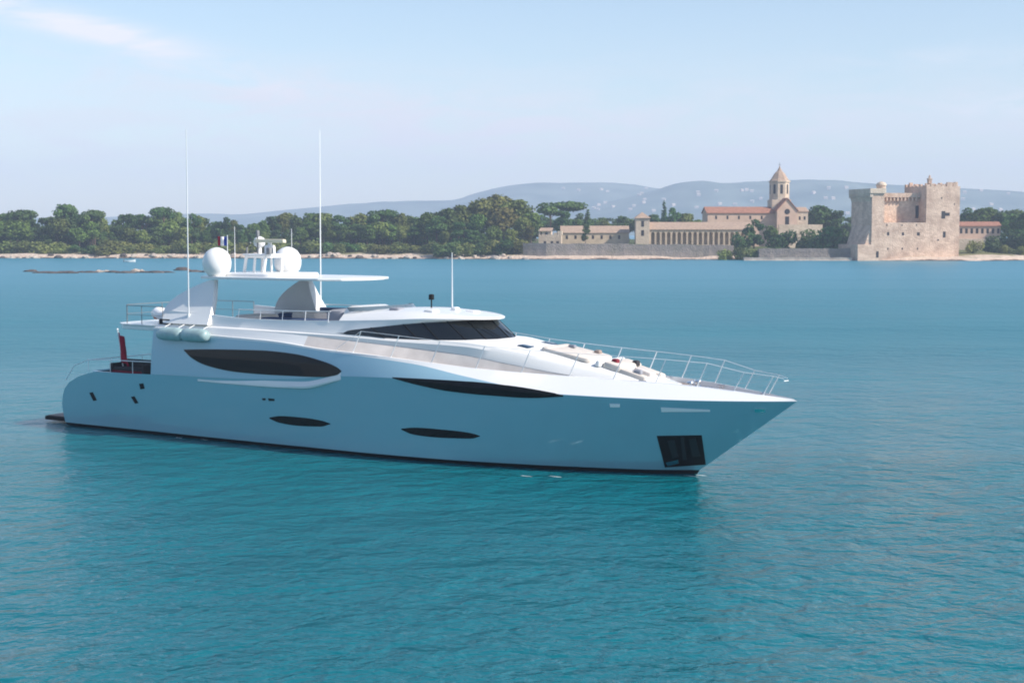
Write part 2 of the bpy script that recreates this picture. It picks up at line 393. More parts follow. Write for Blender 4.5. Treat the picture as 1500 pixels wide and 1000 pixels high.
NS = 110
tt = np.linspace(0, 1, NS)
def hull_row(fr, x0):
    """fr: 0 at the boot top, 1 at the knuckle"""
    x1 = 32.57 + 4.0 * fr
    xa = x0 + (x1 - x0) * tt
    xw = 0 + 32.57 * tt; xk = x0 + (36.57 - x0) * tt
    e = 1.0 + .55 * np.clip((tt - .45) / .4, 0, 1)
    y = wl_y(xw) + (k_y(xk) - wl_y(xw)) * fr ** e
    z = .16 + (k_z(xk) - .16) * fr
    return row(xa, y, z)
hull_rows = [hull_row(f, x0) for f, x0 in ((0, .0), (.10, -.06), (.22, -.12), (.36, -.12), (.50, -.02), (.64, .18), (.76, .55), (.87, 1.2), (.94, 1.8), (1.0, 2.6))]
hb = MB(); hb.loft(hull_rows)
HULL_BVH_SRC = MB().loft(hull_rows)
hb.loft([r * (1, -1, 1) for r in hull_rows])
for a in range(len(hull_rows) - 1):      # transom
    p, q = hull_rows[a][0], hull_rows[a+1][0]; f = (1, -1, 1)
    hb.add([p, q, q * f, p * f], [(0, 1, 2, 3)])
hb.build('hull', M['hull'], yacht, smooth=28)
bt = MB()
low = [row(.3 + 31.0*tt, 0*tt, -1.5), row(.15 + 31.8*tt, wl_y(32.57*tt)*.75, -.8), hull_rows[0]]
bt.loft(mir(low)); bt.add([low[0][0], low[1][0], low[2][0], low[2][0]*(1, -1, 1), low[1][0]*(1, -1, 1)], [(0, 1, 2, 3, 4)])
bt.build('boot_stripe', M['black'], yacht, smooth=40)

# topside band above the knuckle, with bulwark cap
xb = np.concatenate([np.linspace(6.3, 30, 80), np.linspace(30.3, 36.57, 34)])
def at_frac(x):     # the upper edges end a little short of the stem
    return x * 1.0
band_k = row(xb, k_y(xb), k_z(xb) + .004)
xt = 6.45 + (36.45 - 6.45) * (xb - 6.3) / (36.57 - 6.3)
band_m = row((xb + xt) / 2, (k_y(xb) + t_y(xt)) / 2 + .035 * np.clip((20 - xb) / 6, 0, 1), (k_z(xb) + t_z(xt)) / 2)
band_t = row(xt, t_y(xt), t_z(xt))
fk = f_k(xb); fin_ = fk ** 1.35
band_f = row(xb + (xt - xb) * fk, k_y(xb) + (t_y(xt) - k_y(xb)) * fin_, k_z(xb) + .004 + (t_z(xt) - k_z(xb)) * fk)
band_h = row(xb + (xt - xb) * fk * .5, k_y(xb) + (t_y(xt) - k_y(xb)) * fin_ * .42 + .03 * np.clip((20 - xb) / 6, 0, 1), k_z(xb) + .004 + (t_z(xt) - k_z(xb)) * fk * .5)
cap = np.clip((36.3 - xt) / 2.0, 0, 1)
band_c = row(xt - .03, np.maximum(t_y(xt) - .13 * cap, 0), t_z(xt) + .015)
lipz = np.clip((xt - 20) / 4, 0, 1) * .22 * np.clip((36.4 - xt) / 2, 0, 1)
band_i = row(xt - .05, np.maximum(t_y(xt) - .16 * cap, 0), t_z(xt) - lipz)
tb = MB().loft([band_k, band_h, band_f]); tb.loft([r * (1, -1, 1) for r in (band_k, band_h, band_f)])
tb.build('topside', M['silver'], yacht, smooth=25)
cb = MB().loft([band_f, band_t, band_c, band_i]); cb.loft([r * (1, -1, 1) for r in (band_f, band_t, band_c, band_i)])
cb.build('bulwark_cap', M['white'], yacht, smooth=30)
bvh_mb = MB().loft(hull_rows).loft([band_k - (0, 0, .04), band_h, band_f, band_t])
BVH = BVHTree.FromPolygons([Vector(q) for q in bvh_mb.v], bvh_mb.f)

# decks
b_y = cv((6, 3.26), (10, 3.26), (14, 3.17), (17, 2.92), (20, 2.68), (23, 2.36), (25, 2.06), (27, 1.80), (29, 1.40), (31, 1.04), (33, .66), (35, .22), (36.4, 0))
b_z = cv((6, 5.14), (10, 5.11), (14, 5.02), (17, 4.86), (20, 4.66), (23, 4.42), (25, 4.12), (27, 3.85), (29, 3.62), (31, 3.47), (33, 3.30), (35, 3.16), (36.4, 3.12))
c_y = cv((6, 3.16), (10, 3.16), (14, 3.10), (17, 2.87), (20, 2.63), (23, 2.30), (25, 1.92), (27, 1.55), (29, 1.18), (31, .85))
c_z = cv((6, 5.2), (10, 5.17), (14, 5.10), (17, 5.06), (20, 4.94), (23, 4.90), (25, 4.62), (27, 4.30), (29, 3.94), (30.2, 3.70), (31, 3.52))
d_z = cv((6, 5.2), (14, 5.2), (17, 5.12), (20, 5.1), (23, 5.06), (25, 4.86), (27, 4.56), (29, 4.14), (30.2, 3.84), (31, 3.56))
by = np.minimum(b_y(xt), np.maximum(t_y(xt) - .18*cap, 0))
deck_b = row(xt - .05, by, b_z(xt))
ja = int(np.searchsorted(xt, 15.2))
sh = MB().loft([band_i[:ja+1], deck_b[:ja+1]]); sh.loft([r * (1, -1, 1) for r in (band_i[:ja+1], deck_b[:ja+1])])
sh.build('side_shoulder', M['white'], yacht, smooth=30)
sd = MB().loft([band_i[ja:], deck_b[ja:]]); sd.loft([r * (1, -1, 1) for r in (band_i[ja:], deck_b[ja:])])
sd.build('side_deck', M['teak'], yacht, smooth=30)
xc = np.linspace(6.4, 31, 70)
cr = [row(xc, b_y(xc), b_z(xc)), row(xc, (b_y(xc)+2*c_y(xc))/3 + .03, b_z(xc)*.30 + c_z(xc)*.70), row(xc, c_y(xc) - .06, c_z(xc) + .015),
      row(xc, c_y(xc) * .62, c_z(xc)*.4 + d_z(xc)*.6), row(xc, 0*xc, d_z(xc))]
cm = MB().loft(mir(cr)); e = [r[-1] for r in mir(cr)]; cm.add(e, [tuple(range(len(e)))])
e = [r[0] for r in mir(cr)]; cm.add(e, [tuple(range(len(e)))])
cm.build('coachroof', M['deckw'], yacht, smooth=30)
COACH = MB().loft(mir(cr)); CBVH = BVHTree.FromPolygons([Vector(q) for q in COACH.v], COACH.f)
def coach_z(x, y):
    h = CBVH.ray_cast(Vector((x, y, 20)), Vector((0, 0, -1))); return h[0].z if h[0] else 3.4
xf = np.linspace(31.02, 36.35, 24)
fd = MB().loft(mir([row(xf, np.minimum(b_y(xf)+.02, t_y(xf)), b_z(xf) - .006), row(xf, 0*xf, b_z(xf) + .03)]))
fd.build('foredeck', M['teakd'], yacht, smooth=30)

# ledge under the saloon windows
xs = np.linspace(9.3, 17.6, 40); pr = np.clip((xs - 11.5) / 4.5, 0, 1) * np.clip((17.6 - xs) / 1.2, 0, 1) ** .6
lz = cv((9.3, 2.72), (13, 2.70), (15.5, 2.74), (17.6, 3.22))(xs)
yk = k_y(xs)
lg = MB().loft([row(xs, yk - .05, lz - .05), row(xs, yk + .10*pr, lz), row(xs, yk + .12*pr, lz + .08), row(xs, yk - .02, lz + .30*np.clip((xs-9.3)/4, .3, 1)), row(xs, yk - .14, lz + .34)])
lg.build('side_ledge', M['white'], yacht, smooth=35)

# ------------------------------------------------------------------ panels laid on the hull surface
def panel(name, top, bot, m, bvh=BVH, n=28, rows_=6, off=.012, parent=yacht):
    """a thin panel that follows the hull, bounded by two curves through photo positions"""
    ft, fb = cv(*top), cv(*bot); u0, u1 = top[0][0], top[-1][0]
    us = u0 + (u1 - u0) * (1 - np.cos(np.linspace(0, math.pi, n))) / 2
    front, back = [], []
    for j in range(rows_):
        s = j / (rows_ - 1); fr, bk = [], []
        for u in us:
            v = float(ft(u)) * (1 - s) + float(fb(u)) * s
            d = rayl(u, v); h = bvh.ray_cast(CAML, d)
            if h[0] is None:
                h = bvh.find_nearest(CAML + d * 62)
            nrm = h[1] if h[1].dot(d) < 0 else -h[1]
            fr.append(h[0] + nrm * off); bk.append(h[0] - nrm * .02)
        front.append(fr); back.append(bk)
    mb = MB().loft(front)
    rim = front[0] + [r[-1] for r in front[1:]] + front[-1][::-1][1:] + [r[0] for r in front[::-1]][1:]
    rmb = back[0] + [r[-1] for r in back[1:]] + back[-1][::-1][1:] + [r[0] for r in back[::-1]][1:]
    mb.loft([rim, rmb])
    return mb.build(name, m, parent, smooth=35)
panel('saloon_window', [(270, 512), (300, 511.5), (380, 513), (430, 518), (470, 528), (494, 538), (500, 543)],
      [(270, 513), (280, 523), (300, 534), (350, 545), (420, 550), (470, 552), (494, 549), (500, 544)], M['glass'], n=64, rows_=14, off=.03)
panel('hull_window', [(575, 552.5), (640, 556), (700, 560), (760, 567), (825, 578.5)],
      [(575, 553.5), (610, 563), (660, 573), (720, 579), (780, 582.5), (825, 580.5)], M['glass'], n=64, rows_=14, off=.03)
panel('hull_slit_window', [(395, 611), (410, 609), (440, 611), (470, 615.5), (484, 620)], [(395, 613), (410, 619), (440, 623.5), (470, 624.5), (484, 621)], M['glass'])
panel('hull_slit_window', [(588, 627.5), (605, 626), (650, 629), (690, 634), (703, 638)], [(588, 629), (605, 636), (650, 641), (690, 642), (703, 639)], M['glass'])
ap = panel('anchor_pocket', [(962, 638), (1027, 637)], [(976, 684), (1034, 680)], M['rubber'], n=12, off=.008) if False else None
# anchor pocket: four-sided plate with a stowed anchor
def quad_panel(name, q, m, n=10, off=.012, parent=yacht):
    front, back = [], []
    for j in range(n):
        s = j / (n - 1); fr, bk = [], []
        for i in range(n):
            t = i / (n - 1)
            u = (q[0][0]*(1-t) + q[1][0]*t)*(1-s) + (q[3][0]*(1-t) + q[2][0]*t)*s
            v = (q[0][1]*(1-t) + q[1][1]*t)*(1-s) + (q[3][1]*(1-t) + q[2][1]*t)*s
            d = rayl(u, v); h = BVH.ray_cast(CAML, d)
            if h[0] is None: h = BVH.find_nearest(CAML + d * 55)
            nrm = h[1] if h[1].dot(d) < 0 else -h[1]
            fr.append(h[0] + nrm*off); bk.append(h[0] - nrm*.02)
        front.append(fr); back.append(bk)
    rim = front[0] + [r[-1] for r in front[1:]] + front[-1][::-1][1:] + [r[0] for r in front[::-1]][1:]
    rmb = back[0] + [r[-1] for r in back[1:]] + back[-1][::-1][1:] + [r[0] for r in back[::-1]][1:]
    return MB().loft(front).loft([rim, rmb]).build(name, m, parent, smooth=35)
pocket = quad_panel('anchor_pocket', [(962, 638), (1028, 637), (1034, 680), (974, 684)], M['rubber'])
quad_panel('anchor_shank', [(997, 640), (1002, 640), (1006, 672), (1000, 672)], M['anchor'], n=4, off=.07, parent=pocket)
quad_panel('anchor_fluke', [(978, 645), (988, 643), (994, 668), (985, 670)], M['anchor'], n=4, off=.05, parent=pocket)
quad_panel('anchor_fluke', [(1009, 642), (1019, 641), (1026, 667), (1014, 668)], M['anchor'], n=4, off=.05, parent=pocket)
quad_panel('anchor_stock', [(975, 676), (993, 672), (994, 677), (978, 681)], M['chrome'], n=4, off=.06, parent=pocket)
quad_panel('bow_nameplate', [(968, 596.5), (1040, 600), (1040, 602.5), (969, 603)], M['emblem'], n=8, off=.02)
quad_panel('fairlead', [(893, 591), (908, 591.5), (908, 596), (894, 596)], M['emblem'], n=5, off=.03)
quad_panel('fairlead', [(1105, 598), (1121, 598), (1121, 603), (1106, 603)], M['chrome'], n=5, off=.03)
for q in ([(131, 575), (136, 574), (142, 586), (137, 587)], [(192, 581), (197, 580), (203, 590), (198, 591)], [(204, 562), (210, 561), (212, 569), (206, 570)]):
    quad_panel('stern_vent', q, M['rubber'], n=4, off=.015)
for q in ([(384, 583), (389, 583), (389, 586), (385, 586)], [(393, 583), (402, 584), (402, 587), (394, 587)]):
    quad_panel('hull_fitting', q, M['anchor'], n=4, off=.02)

# ------------------------------------------------------------------ superstructure
s_y = cv((6.9, 3.12), (14, 3.05), (17.255, 2.84), (19.55, 2.6), (21.25, 2.27), (22.44, 1.85), (23.12, 1.35), (23.545, 0.75), (23.758, 0))
w_y = cv((6.9, 3.1), (14, 3.03), (17.255, 2.8), (19.55, 2.45), (20.91, 2.1), (21.76, 1.7), (22.27, 1.2), (22.61, 0.62), (22.738, 0))
r_y = cv((6.9, 2.98), (14, 2.9), (17.255, 2.66), (19.55, 2.46), (21.08, 2.16), (22.015, 1.74), (22.695, 1.2), (23.078, 0.6), (23.248, 0))
s_z = cv((6.9, 5.16), (10, 5.15), (14, 5.09), (17.255, 5.07), (19.55, 4.965), (21.25, 4.94), (22.95, 4.97), (23.758, 4.99))
w_z = cv((6.9, 5.20), (14, 5.13), (17.0, 5.12), (17.3, 5.24), (17.9, 5.33), (18.95, 5.46), (20.57, 5.64), (22.1, 5.74), (22.738, 5.78))
r_z = cv((6.9, 5.82), (9, 5.72), (12, 5.58), (15, 5.6), (17.255, 5.66), (19.125, 5.74), (21.25, 5.84), (22.525, 5.85), (23.248, 5.83))
n2 = 90; q2 = np.sin(np.linspace(0, math.pi/2, n2)) ** .85
def hrow(fy, fz, x1): x = 6.9 + (x1 - 6.9) * q2; return row(x, fy(x), fz(x))
rs, rw, rr = hrow(s_y, s_z, 23.758), hrow(w_y, w_z, 22.738), hrow(r_y, r_z, 23.248)
i0 = int(np.searchsorted(rs[:, 0], 17.25))
g = MB(); g.loft([rs[i0:], rw[i0:]]); g.loft([r * (1, -1, 1) for r in (rs[i0:], rw[i0:])])
ws = g.build('wheelhouse_window', M['glassw'], yacht, smooth=40)
# base skirt between coachroof and glass, side wall aft of the glass, eyebrow above it
sk = rs.copy(); sk[:, 2] = np.array([coach_z(q[0] - .02, q[1]*.995) for q in rs]) - .10
sk[:, 1] *= 1.01
wb = MB().loft([sk, rs]); wb.loft([sk * (1, -1, 1), rs * (1, -1, 1)])
wb.loft([rs[:i0+1], rw[:i0+1]]); wb.loft([r * (1, -1, 1) for r in (rs[:i0+1], rw[:i0+1])])
vis = rr.copy(); vis[:, 2] -= .05
wb.loft([rw, vis, rr]); wb.loft([r * (1, -1, 1) for r in (rw, vis, rr)])
wb.build('superstructure', M['white'], yacht, smooth=30)
i1 = int(np.searchsorted(rr[:, 0], 16.6))
rc_z = cv((16, 5.98), (17.425, 6.1), (19.55, 6.16), (21.25, 6.06), (23.248, 5.86))
edge = rr[i1:]; xr = edge[:, 0]; kk = (xr - xr[0]) / (xr[-1] - xr[0])
m1 = row(xr, r_y(xr) * .88, r_z(xr) * .35 + rc_z(xr) * .65); m2 = row(xr, r_y(xr) * .5, r_z(xr)*.05 + rc_z(xr)*.95); m3 = row(xr, 0*xr, rc_z(xr))
rf = MB().loft(mir([edge, m1, m2, m3])); e = [r[0] for r in mir([edge, m1, m2, m3])]; rf.add(e + [(xr[0], 2.5, 5.2), (xr[0], -2.5, 5.2)], [tuple(range(len(e) + 2))])
rf.build('wheelhouse_roof', M['white'], yacht, smooth=35)
def ring_at(i, o=.02):
    a, b = Vector(rs[i]), Vector(rw[i]); return a, b
for x in (19.0, 20.7, 21.6, 22.6, 23.3):
    i = int(np.searchsorted(rs[:, 0], x))
    if i < n2 - 1:
        a, b = Vector(rs[i]), Vector(rw[i]); MB().tube([a + Vector((0, -.005, 0)), b + Vector((0, -.005, 0))], .028, 6).build('mullion', M['rubber'], ws)
        MB().tube([a * 1 + Vector((0, -2*a.y + .005, 0)), b + Vector((0, -2*b.y + .005, 0))], .028, 6).build('mullion', M['rubber'], ws)
MB().tube([rs[-1], rw[-1]], .028, 6).build('mullion', M['rubber'], ws)
# wipers parked on the front glass
for yw in (-.55, .55):
    a = Vector((23.66, yw, 5.04)); MB().tube([a, a + Vector((-.68, -.35, .46))], .018, 5).build('wiper', M['rubber'], ws)
# flybridge well: inner coaming and floor
ia = rr[:i1+1]; inn = ia.copy(); inn[:, 1] += .16; fl = inn.copy(); fl[:, 1] += .06; fl[:, 2] = 5.24
cen = fl.copy(); cen[:, 1] = 0
cw = MB().loft([ia, inn, fl]); cw.loft([r * (1, -1, 1) for r in (ia, inn, fl)]); cw.build('flybridge_coaming', M['white'], yacht, smooth=30)
ff = MB().loft(mir([fl, cen])); ff.build('flybridge_floor', M['teak'], yacht)

# low smoked wind deflector round the front of the flybridge
wd0 = [Vector((16.9 + 1.1*math.cos(a) , 2.25*math.sin(a), 6.02 + .05*math.cos(a))) for a in np.linspace(-1.5, 1.5, 18)]
wd1 = [q + Vector((-.16, 0, .17)) for q in wd0]; wd2 = [q + Vector((-.02, 0, 0)) for q in wd1]; wd3 = [q + Vector((-.02, 0, 0)) for q in wd0]
MB().loft([wd0, wd1, wd2, wd3], closed=True).build('wind_deflector', M['smoke'], yacht, smooth=40)

# upper deck overhang aft
def slab(name, outline, z0, z1, m, r=.04):
    o = MB().prism(outline, 'z', z0, z1).build(name, m, yacht); 
    bv = o.modifiers.new('bevel', 'BEVEL'); bv.width = r; bv.segments = 3; bv.limit_method = 'ANGLE'
    return o
ov = [(7.2, -3.28), (5.2, -3.25), (4.0, -3.12), (3.4, -2.7), (3.15, -1.8), (3.05, 0), (3.15, 1.8), (3.4, 2.7), (4.0, 3.12), (5.2, 3.25), (7.2, 3.28)]
slab('upper_deck', ov, 4.86, 5.06, M['white'])
slab('upper_deck_lip', [(q[0] - .05 if q[0] < 7 else q[0], q[1]*1.015) for q in ov], 5.065, 5.13, M['white'], .02)
# main deck aft with bulkhead and glass door
slab('aft_deck', [(1.9, -3.3), (1.9, 3.3), (6.6, 3.45), (6.6, -3.45)], 2.28, 2.36, M['teak'], .01)
slab('transom_bulwark', [(1.9, -3.2), (2.6, -3.46), (6.5, -3.50), (6.5, -3.38), (2.7, -3.3), (2.0, -3.1), (2.0, 3.1), (2.7, 3.3), (6.5, 3.38), (6.5, 3.50), (2.6, 3.46), (1.9, 3.2)], 2.3, 2.80, M['hull'], .05)
MB().box(6.35, 6.5, -3.45, 3.45, 2.37, 4.85).build('aft_bulkhead', M['white'], yacht)
MB().box(6.30, 6.345, -1.4, 1.4, 2.42, 4.5).build('saloon_door', M['glass'], yacht)
MB().box(-2.1, .3, -2.75, 2.75, .10, .30).build('swim_platform', M['rubber'], yacht, bevel=.05)
MB().box(-2.0, .1, -2.6, 2.6, .302, .33).build('platform_teak', M['teakd'], yacht)
st = MB()
for s in (-1, 1): st.tube([(.2, s*3.35, 2.25), (.9, s*3.42, 3.0), (1.9, s*3.42, 3.32), (3.2, s*3.45, 3.38), (6.3, s*3.45, 3.42)], .022, 6)
for s in (-1, 1):
    for x in (1.9, 3.4, 4.9): st.tube([(x, s*3.43, 2.8), (x, s*3.43, 3.36)], .016, 5)
st.tube([(1.95, -3.42, 3.32), (1.95, 3.42, 3.32)], .022, 6)
for y in (-2, 0, 2): st.tube([(1.95, y, 2.8), (1.95, y, 3.32)], .016, 5)
st.build('stern_rail', M['rail'], yacht, smooth=60)
ur = MB()
pts = [(6.6, -3.1, 5.98), (5.2, -3.08, 5.98), (4.1, -2.95, 5.98), (3.6, -2.5, 5.98), (3.4, 0, 5.98), (3.6, 2.5, 5.98), (4.1, 2.95, 5.98), (5.2, 3.08, 5.98), (6.6, 3.1, 5.98)]
ur.tube(pts, .02, 6); ur.tube([(a, b, 5.55) for a, b, c in pts], .012, 5)
for a, b, c in pts: ur.tube([(a, b, 5.12), (a, b, c)], .02, 5)
ur.build('upper_deck_rail', M['grey'], yacht, smooth=60)

# arch legs: curved fins leaning inwards to the hardtop
def fin(s, dx, bulge, thick):
    zs = np.linspace(0, 1, 9); aft, fwd = [], []
    for k in zs:
        y = s * (3.30 - 1.05*k - .12*math.sin(math.pi*k)); z = 5.25 + 2.0*k
        xa = 7.75 + dx + 2.0 * (k ** 2.1) - bulge*math.sin(math.pi*k); xf_ = 10.55 + dx - .55*k
        aft.append(Vector((xa, y, z))); fwd.append(Vector((xf_, y, z)))
    os = [Vector((0, -s*(.26 + thick*(1 - k)), 0)) for k in zs]
    a2 = [q + o for q, o in zip(aft, os)]; f2 = [q + o for q, o in zip(fwd, os)]; am = [q + o/2 + Vector((-.08, 0, 0)) for q, o in zip(aft, os)]; fm = [q + o/2 + Vector((.05, 0, 0)) for q, o in zip(fwd, os)]
    mb = MB().loft([aft, am, a2, f2, fm, fwd], closed=True)
    mb.add([q[0] for q in (aft, am, a2, f2, fm, fwd)], [tuple(range(6))]); mb.add([q[-1] for q in (aft, am, a2, f2, fm, fwd)], [tuple(range(6))])
    return mb.build('arch_leg', M['white'], yacht, smooth=40)
fin(-1, -.95, .60, .05); fin(1, 1.05, .05, .8)
ht = [(8.0, -1.9), (8.3, -2.35), (9.5, -2.5), (13, -2.45), (15.2, -2.25), (16.1, -1.7), (16.5, -.8), (16.6, 0), (16.5, .8), (16.1, 1.7), (15.2, 2.25), (13, 2.45), (9.5, 2.5), (8.3, 2.35), (8.0, 1.9)]
slab('hardtop', ht, 7.30, 7.42, M['white'], .04)
MB().rbox(10.2, 0, 7.42, 3.9, 3.6, .14, .5, 5).build('hardtop_plinth', M['white'], yacht, smooth=40)

# domes
for y, x in ((-2.0, 9.0), (2.0, 9.8)):
    d = MB().lathe((x, y, 7.42), [(.40, 0), (.46, .1), (.59, .22), (.65, .45), (.66, .66), (.60, .92), (.47, 1.12), (.28, 1.25), (.1, 1.31), (0.01, 1.315)], 24)
    d.build('satellite_dome', M['dome'], yacht, smooth=60)
# mast between the domes
mm = MB()
for x in (9.4, 10.6):
    for y in (-.62, .62): mm.tube([(x, y, 7.5), (x + .1, y*.9, 8.32)], .075, 8)
for y in (-.62, .62): mm.tube([(9.5, y*.9, 8.32), (10.7, y*.9, 8.32)], .08, 8)
for x in (9.5, 10.7): mm.tube([(x, -.56, 8.32), (x, .56, 8.32)], .08, 8)
for y in (-.62, .62): mm.tube([(10.0, y, 7.5), (10.05, y*.9, 8.32)], .06, 8)
mm.rbox(10.05, 0, 8.36, 1.5, 1.35, .07, .1)
mm.build('mast_frame', M['white'], yacht, smooth=40)
mm = MB().rbox(10.6, -.15, 8.43, .42, .42, .42, .1); mm.tube([(10.6, -.15, 8.85), (10.6, -.15, 8.95)], .1, 10); rp = mm.build('radar_pedestal', M['white'], yacht, smooth=40)
rm = Matrix.Translation((10.6, -.15, 8.95)) @ Matrix.Rotation(R(-8), 4, 'Z')
MB().rbox(0, 0, 0, 2.1, .22, .16, .06, m=rm).build('radar_scanner', M['radar'], rp, smooth=40)
mm = MB().tube([(9.55, .3, 8.43), (9.55, .3, 8.78)], .10, 8); mm.lathe((9.55, .3, 8.72), [(.12, 0), (.25, .1), (.28, .26), (.23, .42), (.1, .5), (.01, .52)], 16); mm.build('tv_dome', M['dome'], yacht, smooth=50)
MB().tube([(9.4, -.4, 8.43), (9.4, -.4, 8.75), (9.62, -.4, 8.95)], .05, 6).build('horn', M['grey'], yacht, smooth=50)
MB().rbox(9.75, -.05, 9.25, .16, .16, .28, .05).tube([(9.75, -.05, 8.43), (9.75, -.05, 9.27)], .035, 6).build('masthead_light', M['grey'], yacht, smooth=50)
MB().rbox(10.9, -.5, 8.43, .25, .3, .3, .06).build('searchlight', M['grey'], yacht, smooth=50)
for a, h_ in (((9.1, -.9, 7.5), 2.2), ((11.1, .8, 7.5), 2.1), ((12.2, -.4, 7.5), .9)):
    MB().tube([a, (a[0], a[1], a[2] + h_)], .022, 5, .010).build('mast_aerial', M['whip'], yacht, smooth=60)
whips = [((8.2, -3.05, 5.2), 14.1), ((11.0, 3.0, 5.25), 14.3)]
for a, zt in whips:
    MB().tube([a, (a[0], a[1], a[2] + .5)], .07, 8).tube([(a[0], a[1], a[2] + .5), (a[0]+.03, a[1], zt)], .034, 6, .016).build('whip_aerial', M['whip'], yacht, smooth=60)
MB().tube([(20.1, 1.0, 6.0), (20.1, 1.0, 8.55)], .035, 6, .018).build('roof_aerial', M['whip'], yacht, smooth=60)
p = on_y(632, 447, .3)
MB().tube([(p.x, .3, 6.1), (p.x, .3, 6.55)], .03, 6).rbox(p.x, .3, 6.5, .2, .2, .24, .05).build('roof_camera', M['rubber'], yacht, smooth=50)
for (x, y) in ((18.8, -1.3), (20.6, -1.25), (21.6, .4)):
    MB().rbox(x, y, float(rc_z(x)) - .10, .55, .5, .16, .1).build('roof_hatch', M['greycush'] if x < 20 else M['deckw'], yacht, smooth=50)
MB().rbox(20.9, .1, 6.05, .34, .34, .18, .1).build('gps_puck', M['dome'], yacht, smooth=50)

# flybridge furniture (built in)
fs = MB().rbox(12.6, 1.95, 5.25, 6.2, .9, .32, .1).rbox(12.6, 2.45, 5.25, 6.2, .25, .62, .08); fs.build('flybridge_sofa', M['navy'], yacht, smooth=40)
MB().rbox(13.6, -1.9, 5.25, 3.6, .8, .36, .1).build('flybridge_sunpad', M['navy'], yacht, smooth=40)
MB().rbox(10.8, -1.3, 5.25, 1.3, 1.6, .42, .1).build('bar_unit', M['cushion'], yacht, smooth=40)
MB().rbox(12.5, .4, 5.25, 1.4, 1.0, .5, .1).build('flybridge_table', M['teak'], yacht, smooth=40)
MB().rbox(15.6, -.7, 5.25, 1.0, 1.9, .78, .2).build('helm_seat', M['greycush'], yacht, smooth=40)
MB().rbox(16.75, -.6, 5.25, 1.1, 2.6, .98, .3).build('helm_console', M['white'], yacht, smooth=40)
cr_ = MB().tube([(11.0, -2.75, 5.98), (13.5, -2.72, 5.98), (16.2, -2.6, 6.02)], .022, 6)
for x in (11.0, 12.3, 13.6, 14.9, 16.2): cr_.tube([(x, -2.78, 5.55), (x, -2.72, 5.98)], .016, 5)
cr_.tube([(11.0, 2.75, 5.98), (13.5, 2.72, 5.98), (16.2, 2.6, 6.02)], .022, 6)
cr_.build('flybridge_rail', M['rail'], yacht, smooth=60)

# deck rails: stanchions raked forward
xs_ = [18.0, 19.9, 21.8, 23.75, 25.7, 27.7, 29.5, 31.2, 32.8, 34.2, 35.3]
for s in (-1, 1):
    tops = []
    for x in xs_:
        y = s * max(float(t_y(x)) - .08, .05); z = float(t_z(x)); hgt = .92 if x < 33 else .74
        b = Vector((x, y, z - .02)); t = Vector((x + .42, y * .985, z + hgt)); tops.append(t)
        MB().tube([b, t], .019, 6).build('stanchion', M['rail'], yacht, smooth=60)
    tops.append(Vector((36.1, s*.16, 3.2 + .74)))
    MB().tube([Vector((17.0, s*(float(t_y(17)) - .1), float(t_z(17))))] + tops, .011, 6).build('guard_rail', M['rail'], yacht, smooth=60)
MB().tube([(36.1, -.16, 3.86), (36.2, 0, 3.87), (36.1, .16, 3.86)], .021, 6).build('pulpit', M['rail'], yacht, smooth=60)

# foredeck: sunpad, lounge with seats, windlass, cleats, hatches
def on_coach(name, x, y, lx, ly, lz, m, r=.08, tilt=None, sink=.12, parent=yacht):
    z = coach_z(x, y) - sink; sl = math.atan2(coach_z(x + .5, y) - coach_z(x - .5, y), 1.0)
    mm = Matrix.Translation((x, y, z)) @ Matrix.Rotation(-sl, 4, 'Y')
    return MB().rbox(0, 0, 0, lx, ly, lz + sink, r, m=mm).build(name, m, parent, smooth=40)
on_coach('sunpad', 27.0, 0, 2.3, 2.1, 0.03, M['cushion'], .2)
on_coach('sunpad_headrest', 26.05, 0, .35, 2.0, 0.07, M['cushion'], .1)
on_coach('lounge_backrest', 28.55, 0, .25, 2.2, 0.12, M['white'], .1)
on_coach('lounge_seat', 29.1, 0, .8, 1.9, .14, M['cushion'], .1)
on_coach('lounge_side_seat', 30.0, -.72, 1.2, .42, 0.12, M['cushion'], .08)
on_coach('lounge_side_seat', 30.0, .72, 1.2, .42, 0.12, M['cushion'], .08)
on_coach('deck_table', 30.1, 0, .8, .55, 0.13, M['teak'], .08)
on_coach('foredeck_locker', 31.2, 0, .7, 1.3, 0.13, M['white'], .1)
for y in (-.35, .35):
    MB().lathe((32.3, y, 3.36), [(.14, 0), (.16, .05), (.10, .10), (.10, .20), (.15, .25), (.13, .30), (.02, .31)], 12).build('windlass', M['chrome'], yacht, smooth=40)
for y in (-1, 1):
    for x in (33.2, 30.6):
        yy = y * (float(t_y(x)) - .28); zc = float(t_z(x)) - .12
        MB().tube([(x-.16, yy, zc+.12), (x+.16, yy, zc+.12)], .028, 6).tube([(x-.06, yy, zc-.08), (x-.06, yy, zc+.12)], .024, 6).tube([(x+.06, yy, zc-.08), (x+.06, yy, zc+.12)], .024, 6).build('cleat', M['chrome'], yacht, smooth=50)
for x, y in ((25.1, -.9), (25.1, .9)): on_coach('deck_hatch', x, y, .6, .6, .04, M['glassb'], .08)
MB().lathe((35.2, 0, 3.17), [(.10, 0), (.1, .16), (.05, .2), (.01, .21)], 10).build('bow_roller', M['chrome'], yacht, smooth=40)

# ------------------------------------------------------------------ loose things carried by the yacht
def aboard(o, x, y, z, rz=0, **k):
    o.matrix_world = YM @ Matrix.Translation((x, y, z)) @ Matrix.Rotation(rz, 4, 'Z'); return tag(o, **k)
